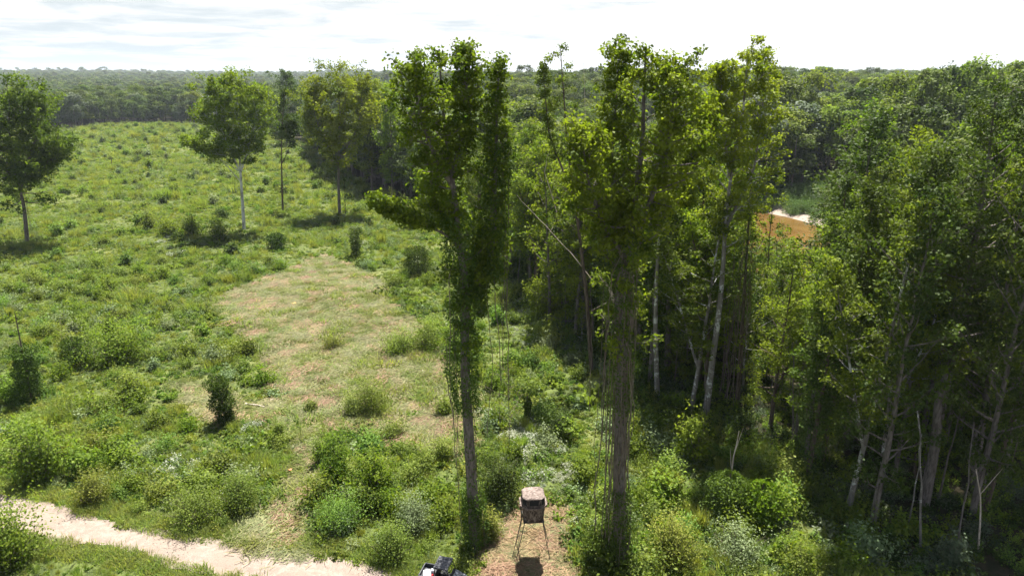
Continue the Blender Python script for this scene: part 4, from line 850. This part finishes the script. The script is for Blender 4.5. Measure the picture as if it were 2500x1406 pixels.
bush('yellow-orange leaved young tree in front of the riverside wood', 1325, 770, 110, 85, 'leaf_yellow', .26, 1.0, name='young_tree')
bush('bright heart-leaved bush under the slender sapling', 1255, 1125, 42, 48, 'leaf_bright', .2, 1.2)
bush('dark shaded bush to the right of the white blossoming creeper', 1370, 1060, 60, 50, 'leaf_dark', .15, 1.2)
bush('lush fern-like bush at the lower edge right of the vine-wrapped trunk', 1640, 1370, 150, 100, 'weed', .13, 1.2)
bush('wide pale green bush beside the wood at the lower right', 1800, 1360, 140, 70, 'weed_pale', .13, 1.2)
bush('yellow-green bush at the bottom edge beside the shaded wood', 1960, 1400, 150, 60, 'weed', .12, 1.2)
bush('silvery-leaved bush at the bottom right in shade', 2330, 1390, 60, 90, 'leaf_grey', .2, 1.2)
bush('rounded green bush at the lower centre left of the vehicle', 830, 1290, 130, 80, 'weed_lush', .12, 1.4)
bush('bushy green mass between the road end and the vehicle', 960, 1370, 120, 80, 'weed_lush', .12, 1.4)
bush('pale flowering bush left of the forked tree foot', 1010, 1290, 110, 80, 'weed_pale', .12, 1.3)
bush('sunlit bush between the forked tree and the bare soil patch', 1195, 1320, 70, 70, 'weed', .13, 1.3)
bush('green bush at the far side of the sandy road, centre', 480, 1270, 150, 70, 'weed_lush', .13, 1.3)
bush('tangled green bush with white blossom at the road side', 590, 1240, 110, 80, 'weed_lush', .13, 1.3)
bush('dark-footed bush at the road side right of the large glossy bush', 230, 1225, 110, 70, 'weed', .13, 1.3)
bush('bright round shrub in the cluster below the white-trunked tree', 368, 560, 42, 45, 'weed_lush', .3)
bush('olive shrub in the cluster below the white-trunked tree', 415, 575, 60, 42, 'leaf_yellow', .3)
bush('dark shrub in the cluster below the white-trunked tree', 470, 575, 60, 50, 'leaf', .3)
bush('green shrub close left of the white-trunked tree', 540, 590, 70, 50, 'leaf', .3)
bush('dark shrub behind the foot of the white-trunked tree', 545, 535, 38, 26, 'leaf_dark', .3)
stub('shadowy column of creeper with twiggy bare top near the left edge', 78, 975, 46, 130, 'ivy', .02, bare=.5, n=1500)
stub('leaning creeper mound left of the wide broad-leaved bush', 195, 895, 50, 68, 'ivy', -.15, n=900)
stub('dark creeper-covered pole shaped like a flag at the mown clearing edge', 556, 1030, 34, 108, 'leaf_dark', -.10, n=1100)
stub('stout dark creeper-covered stub at the right of the upper mown clearing', 1022, 668, 48, 62, 'leaf_dark', 0, n=1100, ls=.2)
stub('dark creeper-covered stub below the white-trunked tree', 676, 608, 28, 36, 'leaf_dark', 0, n=500, ls=.25)
stub('thin leafy pole at the top tip of the mown clearing', 870, 632, 18, 62, 'ivy', 0, n=400, ls=.22)
stub('short creeper-covered post behind the white blossom', 1287, 1025, 16, 55, 'ivy', 0, n=350, bare=.15, ls=.12)
stub('bright green creeper mound with a dead branch sticking out of it', 1760, 1262, 80, 110, 'weed_lush', .1, n=1800)
stub('bright creeper mound with big pale leaves next to the dead-branch mound', 1842, 1272, 70, 95, 'leaf_bright', .1, n=1300, ls=.22)
stub('dark tangle of creeper left of the vine-wrapped trunk foot', 1468, 1385, 60, 90, 'ivy', .05, n=1500)
stub('small leaning green creeper mound right of the vine-wrapped trunk', 1630, 1220, 40, 60, 'weed', .15, n=700)

def sapling(label, base, top, wpx, leaf, n, seed, r=.04):
    x, y, z = at(*base); rg = np.random.default_rng(seed); O = np.array((x, y, z)); P = stemY([base, ((base[0] + top[0]) / 2 + 4, (base[1] + top[1]) / 2), top], y, None, z - .1) - O
    tr, cr = QM(), QM(); s = px_per_m(x, y, z + 2); grow(tr, cr, [(P, r, .008, .35, 1)], rg, lambda t: wpx / s * .5 * (.5 + .5 * math.sin(3.1 * min(1, t + .1))), 20, .12, n, spread=.3, sub=3, el=(15, 50))
    root = empty('sapling', (x, y, z)); tag(root, label, 'sapling'); link('stem', tr.mesh('stem', True), root, [M['twig']]); link('crown', cr.mesh('crown'), root, [M[leaf]])
sapling('slender forked sapling with thin airy leaves in front of the white blossom', (1243, 1120), (1235, 900), 130, 'weed', 7, 61)
sapling('thin upright sapling with few leaves at the left above the broad-leaved bush', (148, 868), (146, 755), 30, 'weed', 3, 62, .03)
sapling('sunlit yellow-green sapling at the dark wood edge on the right', (1970, 1090), (1962, 840), 120, 'leaf_yellow', 9, 63, .07)
sapling('tall airy sapling with small leaves near the top of the mown clearing', (862, 628), (858, 560), 55, 'weed_pale', 7, 64, .06)

# bushes dotted over the open field, shared meshes
rg = np.random.default_rng(505)
FB = [bush_mesh(71, 2.0, 1.5, .30, 'weed_lush', 620), bush_mesh(72, 1.7, 1.8, .30, 'leaf_sprout', 620), bush_mesh(73, 2.2, 1.4, .28, 'leaf', 620), bush_mesh(74, 1.4, 1.3, .28, 'leaf_dark', 450), bush_mesh(75, 1.8, 1.5, .3, 'weed_pale', 520)]
FL = ['light green bush dotted on the open field', 'fresh green broad-leaved bush on the open field', 'mid-green bush dotted on the open field', 'small dark bush dotted on the open field', 'pale grey-green bush dotted on the open field']
spots = [(465, 440), (545, 432), (575, 440), (280, 445), (338, 445), (365, 432), (250, 350), (305, 352), (330, 450), (155, 475), (205, 480), (480, 430), (710, 415), (720, 452), (690, 475), (780, 455), (310, 380), (360, 383), (205, 330), (40, 395), (170, 560), (145, 575), (400, 500), (640, 470), (760, 330), (740, 380), (600, 340)]
pts = [at(a, b) for a, b in spots]
x, y = jgrid(-330, 60, 55, 500, 12.5, rg, .95); k = (sdist(x, y, FIELD) > 3) & (sdist(x, y, CLEAR) < -3) & (sdist(x, y, ROAD) < -4); z = height(x, y); k &= in_view(x, y, z, 10, 0)
k &= rg.random(len(x)) < .62
pts += list(zip(x[k], y[k], z[k])); print('field bushes', len(pts))
for i, (X, Y, Z) in enumerate(pts):
    j = int(rg.choice(5, p=[.25, .2, .25, .15, .15])); s = rg.uniform(.6, 1.25) * (1.0 if Y < 120 else 1.35 if Y < 250 else 1.7) * (1.25 if i < len(spots) else 1)
    r = empty('field_bush', (X, Y, Z), rg.uniform(0, 6.28)); r.scale = (s, s, s * rg.uniform(.8, 1.1)); tag(r, FL[j], 'bush', FL[j].replace(' bush', ' bushes', 1))
    link('stems', FB[j][0], r); link('foliage', FB[j][1], r)

# ------------------------------------------------------------------ fallen wood, stumps, snags
def stick(label, a, b, r, mat='deadwood', name='fallen_branch', cat='branch', lift=.08, fork=True, endz=None):
    x, y, z = at(*a); X, Y, Z = at(*b); rg = np.random.default_rng(int(a[0] * 3 + a[1])); q = QM()
    if endz is not None: X, Y, Z = atY(b[0], b[1], y + endz)
    P0 = np.array([0, 0, lift]); P1 = np.array([X - x, Y - y, Z - z + lift]); L = np.linalg.norm(P1 - P0); P = wig(P0, P1, 7, L * .025, rg); q.tube(P, np.linspace(r, r * .5, 7), 7)
    if fork:
        for t in (.45, .7):
            p = along(P, t); e = p + (P1 - P0) * .3 + np.array([rg.normal() * .25 * L, rg.normal() * .1 * L, .1 * L]) * .6; q.tube(wig(p, e, 4, .02, rg), np.linspace(r * .5, r * .15, 4), 5)
    o = link(name, q.mesh(name, True), None, [M[mat]]); o.location = (x, y, z); tag(o, label, cat); return o
stick('thick pale log with split end at the left of the mown path', (598, 988), (646, 998), .11, 'deadwood', 'fallen_log', 'log', .12, False)
stick('thin crooked branch lying left of the split log', (572, 992), (628, 990), .05, 'twig', lift=.1)
stick('short pale log right of the split log', (660, 980), (682, 971), .10, 'deadwood', 'fallen_log', 'log', .12, False)
stick('white bleached stick in the upper mown clearing', (645, 738), (660, 768), .06, fork=True)
stick('curved bleached branch on bare earth behind the forked trunk', (1012, 925), (1052, 900), .07)
stick('long thin stick by the heap of cut weeds', (830, 938), (878, 942), .04, 'twig')
stick('small stick on the mown ground above the leafy pile', (770, 915), (800, 908), .04)
stick('brown branch at the right part of the upper clearing', (893, 816), (925, 806), .05, 'twig')
stick('thin pale stick lying left of the forked trunk', (1042, 985), (1062, 962), .03, fork=False)
stick('pale stick beside the forked trunk at the clearing edge', (1090, 1000), (1098, 1004), .05, fork=False)
stick('dark thin stick on the mown ground below the leafy heap', (905, 1030), (960, 1042), .035, 'twig')
stick('crossed thin branches in the shadow below the hunting blind', (1285, 1390), (1310, 1378), .04)
stick('longer pale branch under the hunting blind', (1270, 1372), (1305, 1392), .03)
stick('fallen dark branch pointing away right of the hunting blind', (1325, 1292), (1375, 1300), .05, 'twig')
stick('bare dead branch sticking up out of the bright creeper mound', (1768, 1230), (1808, 1060), .07, 'deadwood', 'dead_branch', 'branch', .1, True, .6)
stick('thin leaning grey stem left of the broken-topped trunk', (2215, 1290), (2248, 1060), .06, 'bark_pale', 'leaning_dead_tree', 'dead tree', 0, False, .6)
stick('straight pale thin stem close beside the broken-topped trunk', (2248, 1345), (2262, 1010), .09, 'bark_pale', 'leaning_dead_tree', 'dead tree', 0, False, 1.0)
stick('crooked pale stem at the lower right with a forked top', (2388, 1345), (2392, 1150), .07, 'deadwood', 'leaning_dead_tree', 'dead tree', 0, True, .6)
stick('crooked bare stem bending right behind the forked-top one', (2338, 1330), (2385, 1040), .07, 'bark', 'leaning_dead_tree', 'dead tree', 0, False, 1.5)
stick('thin dead snag standing far out on the field', (352, 332), (349, 308), .22, 'bark', 'dead_snag', 'dead tree', 0, True, .5)
stick('thin dead snag standing far out on the field, left of the dark tree trunk tops', (273, 408), (272, 385), .14, 'bark', 'dead_snag', 'dead tree', 0, True, .5)
stick('bare crooked sapling stem left of the creeper column', (60, 890), (42, 830), .05, 'twig', 'leaning_dead_tree', 'dead tree', 0, True, .3)
def stump(label, px, py, r, h, col):
    x, y, z = at(px, py); bm = bmesh.new(); rg = np.random.default_rng(int(px)); n = 18; rr = r * (1 + .12 * rg.normal(size=n)); lo = []; hi = []
    for i in range(n):
        a = 2 * math.pi * i / n; lo.append(bm.verts.new((math.cos(a) * rr[i] * 1.35, math.sin(a) * rr[i] * 1.35, -.1))); hi.append(bm.verts.new((math.cos(a) * rr[i], math.sin(a) * rr[i], h + .02 * rg.normal())))
    for i in range(n): bm.faces.new((lo[i], lo[(i + 1) % n], hi[(i + 1) % n], hi[i]))
    me = bpy.data.meshes.new('bark'); bm.to_mesh(me); bm.free()
    bm = bmesh.new(); vs_ = [bm.verts.new((math.cos(2 * math.pi * i / n) * rr[i] * .97, math.sin(2 * math.pi * i / n) * rr[i] * .97, h + .012)) for i in range(n)]; c = bm.verts.new((0, 0, h + .03))
    for i in range(n): bm.faces.new((vs_[i], vs_[(i + 1) % n], c))
    m2 = bpy.data.meshes.new('cut_face'); bm.to_mesh(m2); bm.free()
    r_ = empty('tree_stump', (x, y, z + .05)); tag(r_, label, 'stump'); link('bark', me, r_, [M['bark_brown']]); link('cut_face', m2, r_, [plain('fresh_cut_wood', col, .8)])
stump('low freshly cut orange-yellow stump in the upper mown clearing', 717, 743, .42, .16, (.42, .25, .07))
stump('small reddish cut stump at the mown path near the road', 709, 1152, .16, .2, (.38, .15, .07))
stump('tiny pale cut stump beside the pointed green bush', 697, 1018, .12, .12, (.36, .22, .10))

# ------------------------------------------------------------------ hunting blind
def camo(name, cols, sc):
    m, t, out = newmat(name); tc = t.nodes.new('ShaderNodeTexCoord'); mp = t.nodes.new('ShaderNodeMapping'); mp.inputs['Scale'].default_value = (1, 1, .45); t.links.new(tc.outputs['Object'], mp.inputs[0])
    a = N(t, 'ShaderNodeTexNoise', i_Scale=sc, i_Detail=6.0, i_Roughness=.7, i_Distortion=1.2); t.links.new(mp.outputs[0], a.inputs['Vector'])
    b = N(t, 'ShaderNodeTexVoronoi', i_Scale=sc * 1.6); t.links.new(mp.outputs[0], b.inputs['Vector'])
    c = ramp(t, a.outputs[0], [(.36, cols[0]), (.47, cols[1]), (.53, cols[2]), (.62, cols[3])]); c = mix(t, smap(t, b.outputs[0], .12, .05), c, cols[0])
    p = t.nodes.new('ShaderNodeBsdfPrincipled'); p.inputs['Roughness'].default_value = .8; p.inputs['Specular IOR Level'].default_value = .2
    t.links.new(c, p.inputs['Base Color']); t.links.new(p.outputs[0], out.inputs[0]); return m
CAMO = camo('camouflage_cloth', [(.02, .014, .011), (.06, .042, .034), (.13, .10, .082), (.20, .165, .14)], 5.5)
BLK = plain('black_cloth', (.012, .012, .013), .8); STEEL = plain('dark_painted_steel', (.05, .04, .035), .5); INK = plain('interior_shade_black', (.008, .008, .008), .9)
def pyob(name, V, F, mats, parent, smooth=False, thick=0.0, bevel=0.0, mi=None):
    me = bpy.data.meshes.new(name); me.from_pydata([tuple(v) for v in V], [], F); me.update()
    bm = bmesh.new(); bm.from_mesh(me); bmesh.ops.recalc_face_normals(bm, faces=bm.faces)
    if thick: bmesh.ops.solidify(bm, geom=list(bm.faces), thickness=thick)
    if bevel: bmesh.ops.bevel(bm, geom=list(bm.edges), offset=bevel, segments=2, affect='EDGES', clamp_overlap=True)
    bm.to_mesh(me); bm.free()
    if smooth: me.polygons.foreach_set('use_smooth', [True] * len(me.polygons))
    return link(name, me, parent, mats)
def boxv(c, s):
    cx, cy, cz = c; a, b, d = s[0] / 2, s[1] / 2, s[2] / 2
    return [(cx + i * a, cy + j * b, cz + k * d) for i, j, k in ((-1, -1, -1), (1, -1, -1), (1, 1, -1), (-1, 1, -1), (-1, -1, 1), (1, -1, 1), (1, 1, 1), (-1, 1, 1))]
BF = [(0, 3, 2, 1), (4, 5, 6, 7), (0, 1, 5, 4), (1, 2, 6, 5), (2, 3, 7, 6), (3, 0, 4, 7)]
def boxo(name, c, s, mats, parent, bevel=.01): return pyob(name, boxv(c, s), BF, mats, parent, bevel=bevel)
def tubeo(name, P, r, mats, parent, k=8):
    q = QM(); q.tube(P, r, k); return link(name, q.mesh(name, True), parent, mats)
bx, by, bz = at(1300, 1352)
blind = empty('hunting_blind', (bx, by, bz), R(4)); tag(blind, 'camouflage box blind with dark windows raised on four thin splayed steel legs', 'hunting blind')
PH, HUB, TOPZ = 3.05, 4.28, 4.98
ft = [(-1.22, -.62), (1.16, -.78), (1.28, .98), (-1.12, 1.05)]; tp_ = [(-.62, -.6), (.62, -.6), (.62, .6), (-.62, .6)]
for (a, b), (c, d_) in zip(ft, tp_): tubeo('leg', [(a, b, -.05), (c, d_, PH)], .027, [STEEL], blind)
def lp(i, t): (a, b), (c, d_) = ft[i], tp_[i]; return (a + (c - a) * t, b + (d_ - b) * t, PH * t)
for i in range(4):
    j = (i + 1) % 4; tubeo('cross_brace', [lp(i, .22), lp(j, .8)], .012, [STEEL], blind, 5); tubeo('cross_brace', [lp(j, .22), lp(i, .8)], .012, [STEEL], blind, 5)
lad = tubeo('ladder_rail', [(-1.5, -.45, -.05), (-.78, -.32, PH + .1)], .02, [STEEL], blind, 6); tubeo('ladder_rail', [(-1.38, .02, -.05), (-.74, .10, PH + .1)], .02, [STEEL], blind, 6)
for i in range(9):
    t = .08 + i * .105; A = np.array([-1.5, -.45, 0]) * (1 - t) + np.array([-.78, -.32, PH]) * t; B = np.array([-1.38, .02, 0]) * (1 - t) + np.array([-.74, .10, PH]) * t; tubeo('rung', [A, B], .014, [STEEL], blind, 5)
boxo('platform', (0, 0, PH + .03), (1.42, 1.42, .07), [STEEL], blind)
def octo(r, z, cut=.42):
    c = r * cut; return [(-r + c, -r, z), (r - c, -r, z), (r, -r + c, z), (r, r - c, z), (r - c, r, z), (-r + c, r, z), (-r, r - c, z), (-r, -r + c, z)]
rings = [octo(.69, PH + .075), octo(.76, HUB - .22), octo(.80, HUB)]; V = sum(rings, []); F = [(k * 8 + i, k * 8 + (i + 1) % 8, (k + 1) * 8 + (i + 1) % 8, (k + 1) * 8 + i) for k in range(2) for i in range(8)]
pyob('cloth_wall', V, F, [CAMO], blind, thick=.02)
V = octo(.80, HUB + .003) + octo(.72, TOPZ - .06, .36); F = [(i, (i + 1) % 8, 8 + (i + 1) % 8, 8 + i) for i in range(8)]; pyob('upper_wall', V, F, [CAMO], blind, thick=.02)
V = octo(.76, TOPZ - .05, .36) + octo(.70, TOPZ, .36) + [(0, 0, TOPZ + .07)]; F = [(i, (i + 1) % 8, 8 + (i + 1) % 8, 8 + i) for i in range(8)] + [(8 + i, 8 + (i + 1) % 8, 16) for i in range(8)]
ROOFC = camo('camouflage_roof_cloth', [(.05, .037, .03), (.12, .09, .075), (.18, .14, .12), (.23, .185, .16)], 5.0); pyob('roof', V, F, [ROOFC], blind)
# one window panel per side, proud of the cloth, black standing for interior shade
uo, ui = octo(.80, HUB + .003), octo(.72, TOPZ - .06, .36)
for i in range(8):
    a, b, c, d_ = [np.array(v) for v in (uo[i], uo[(i + 1) % 8], ui[(i + 1) % 8], ui[i])]; f = .16 if i % 2 == 0 else .12
    def uv(u, v): return (a * (1 - u) + b * u) * (1 - v) + (d_ * (1 - u) + c * u) * v
    nrm = np.cross(b - a, d_ - a); nrm /= np.linalg.norm(nrm); mid_ = (a + c) / 2; nrm *= np.sign(nrm[:2] @ mid_[:2]); off = nrm * .016
    pyob('window', [uv(f, .28) + off, uv(1 - f, .28) + off, uv(1 - f, .86) + off, uv(f, .86) + off], [(0, 1, 2, 3)], [INK], blind, thick=.006)
# the pale folded window covers that ring the tent at hub height
for i in range(8):
    a, b = np.array(octo(.80, HUB, .42)[i]), np.array(octo(.80, HUB, .42)[(i + 1) % 8]); A, B = np.array(octo(.93, HUB + .05, .5)[i]), np.array(octo(.93, HUB + .05, .5)[(i + 1) % 8])
    pyob('window_cover', [a + (0, 0, .01), b + (0, 0, .01), B, A, A - (0, 0, .13), B - (0, 0, .13)], [(0, 1, 2, 3), (3, 2, 5, 4)], [ROOFC], blind, thick=.012)
pyob('door_flap', [(-.86, -.38, HUB - .1), (-.88, .25, HUB - .1), (-.84, .12, PH + .25), (-.82, -.02, PH - .05), (-.83, -.34, PH + .3)], [(0, 1, 2, 3, 4)], [BLK], blind, thick=.05)

# ------------------------------------------------------------------ utility vehicle
rx, ry, rz_ = at(1083, 1378, 1.9); bz = float(height(rx, ry))
uv_ = empty('utility_vehicle', (rx, ry, bz), R(-14)); tag(uv_, 'black side-by-side utility vehicle with hard roof and open cargo bed at the bottom edge', 'utility vehicle')
DK = plain('dark_grey_plastic', (.035, .038, .045), .42, spec=.5); BLKP = plain('black_plastic', (.015, .016, .018), .5); RIMM = plain('rim_metal', (.25, .25, .26), .35, .8)
CAMW = camo('vehicle_camouflage_panel', [(.05, .05, .045), (.16, .16, .15), (.42, .43, .43), (.62, .63, .63)], 7)
boxo('chassis', (0.0, 0, .55), (2.55, 1.1, .25), [BLKP], uv_, .03)
V = [(.62, -.62, .62), (1.38, -.52, .62), (1.38, .52, .62), (.62, .62, .62), (.62, -.62, 1.12), (1.34, -.46, .92), (1.34, .46, .92), (.62, .62, 1.12)]
pyob('hood', V, BF, [CAMW], uv_, bevel=.04)
boxo('front_bumper', (1.44, 0, .6), (.12, .95, .3), [BLKP], uv_, .03)
for s_ in (-1, 1):
    boxo('headlight', (1.385, s_ * .33, .86), (.05, .2, .09), [plain('lamp_lens', (.6, .62, .65), .15)], uv_, .015)
    boxo('side_sill', (.1, s_ * .66, .5), (1.1, .14, .14), [BLKP], uv_, .02)
    for wx_ in (.98, -.95):
        w_ = None; q = QM(); th = np.linspace(0, 2 * np.pi, 25)[:-1]; prof_ = [(.17, -.10), (.25, -.125), (.31, -.11), (.325, 0), (.31, .11), (.25, .125), (.17, .10)]
        V = [(wx_ + r_ * math.cos(a), s_ * .62 + yy, .325 + r_ * math.sin(a)) for a in th for r_, yy in prof_]; m_ = len(prof_)
        F = [(i * m_ + j, ((i + 1) % 24) * m_ + j, ((i + 1) % 24) * m_ + j + 1, i * m_ + j + 1) for i in range(24) for j in range(m_ - 1)]
        tyre = pyob('tyre', V, F, [BLKP], uv_, True); tyre.name = 'wheel'
        V = [(wx_ + .175 * math.cos(a), s_ * .62 + yy, .325 + .175 * math.sin(a)) for yy in (-.08, .08) for a in th]; F = [(i, (i + 1) % 24, 24 + (i + 1) % 24, 24 + i) for i in range(24)] + [tuple(range(24)), tuple(range(24, 48))]
        pyob('rim', V, F, [RIMM], tyre)
        V = [(wx_ + .42 * math.cos(a), s_ * (.62 + o_), .36 + .40 * math.sin(a)) for o_ in (-.16, .16) for a in np.linspace(.15, 2.99, 11)]; pyob('fender', V, [(i, i + 1, 12 + i, 11 + i) for i in range(10)], [DK], uv_, True, .02)
# cargo bed: floor and four low walls
bed = boxo('cargo_bed', (-1.0, 0, .86), (1.02, 1.24, .05), [BLKP], uv_, .01)
for c, s in (((-1.0, -.62, 1.0), (1.06, .06, .32)), ((-1.0, .62, 1.0), (1.06, .06, .32)), ((-1.52, 0, 1.0), (.06, 1.18, .32)), ((-.49, 0, 1.0), (.05, 1.18, .32))): boxo('bed_wall', c, s, [DK], bed, .015)
for s_ in (-1, 1):
    boxo('seat', (-.12, s_ * .3, .82), (.5, .52, .16), [BLKP], uv_, .04); boxo('backrest', (-.38, s_ * .3, 1.15), (.12, .5, .55), [BLKP], uv_, .04)
    tubeo('roll_cage_bar', [(.66, s_ * .6, .75), (.52, s_ * .58, 1.4), (.38, s_ * .55, 1.84), (-.42, s_ * .55, 1.85), (-.47, s_ * .6, 1.2), (-.45, s_ * .6, .75)], .03, [BLKP], uv_)
roof = boxo('roof', (-.02, 0, 1.90), (.98, 1.24, .07), [DK], uv_, .03)
for y_ in (-.40, -.14, .14, .40): boxo('roof_rib', (-.02, y_, 1.944), (.74, .12, .018), [DK], roof, .006)
q = QM(); th = np.linspace(0, 2 * np.pi, 21); q.tube([(.36 + .06 * math.cos(a), .3 + .17 * math.sin(a), 1.18 + .15 * math.cos(a)) for a in th], .015, 6); link('steering_wheel', q.mesh('steering_wheel', True), uv_, [BLKP])
boxo('dashboard', (.54, 0, 1.06), (.16, 1.1, .2), [BLKP], uv_, .03)
def atuv(p): v = Matrix.Translation((rx, ry, bz)) @ Matrix.Rotation(R(-14), 4, 'Z') @ Vector(p); return v
def jug(label, p, mat, w=.24, h=.3, cat='jug'):
    r = empty('plastic_jug', atuv(p), R(-14)); tag(r, label, cat); boxo('body', (0, 0, h / 2), (w, w * .7, h), [mat], r, .03); tubeo('cap', [(w * .25, 0, h), (w * .25, 0, h + .05)], .025, [BLKP], r); tubeo('handle', [(-w * .3, 0, h - .01), (-w * .2, 0, h + .05), (w * .05, 0, h + .05), (w * .12, 0, h - .01)], .012, [mat], r)
WH = plain('white_plastic', (.55, .57, .6), .35); RD = plain('red_plastic', (.45, .02, .02), .35)
jug('red fuel can in the cargo bed, closest to the roof', (-.62, -.38, .89), RD, .2, .3, 'fuel can')
jug('white plastic jug in the middle of the cargo bed', (-.8, .1, .89), WH, .26, .3)
bg_ = empty('white_feed_bag', atuv((-1.1, -.2, .89)), R(10)); tag(bg_, 'crumpled white bag lying across the cargo bed', 'bag')
bm = bmesh.new(); bmesh.ops.create_icosphere(bm, subdivisions=3, radius=1); 
for v in bm.verts:
    c = v.co; n_ = .12 * math.sin(7 * c.x + 3 * c.y) * math.cos(6 * c.y - 2 * c.z); c.x = math.copysign(abs(c.x) ** .6, c.x) * .26 * (1 + n_); c.y = math.copysign(abs(c.y) ** .6, c.y) * .36 * (1 + n_); c.z = .12 + c.z * .12 * (1 + n_ * 2)
me = bpy.data.meshes.new('bag_body'); bm.to_mesh(me); bm.free(); me.polygons.foreach_set('use_smooth', [True] * len(me.polygons)); link('bag_body', me, bg_, [WH]); tubeo('tied_neck', [(.0, .33, .12), (.02, .42, .14), (.03, .47, .2)], [.05, .03, .06], [WH], bg_)

# ------------------------------------------------------------------ thin air that fades the far woods
hz_lo, hz_hi = -9.0, 150.0
m, t, out = newmat('haze'); pv = t.nodes.new('ShaderNodeVolumePrincipled'); pv.inputs['Color'].default_value = (.80, .88, 1, 1); pv.inputs['Density'].default_value = 0.00007; pv.inputs['Anisotropy'].default_value = 0.1
t.links.new(pv.outputs[0], out.inputs['Volume'])
hz = pyob('haze', boxv((0, 4400, (hz_lo + hz_hi) / 2), (13000, 9200, hz_hi - hz_lo)), BF, [m], None); tag(hz, kind='stuff')
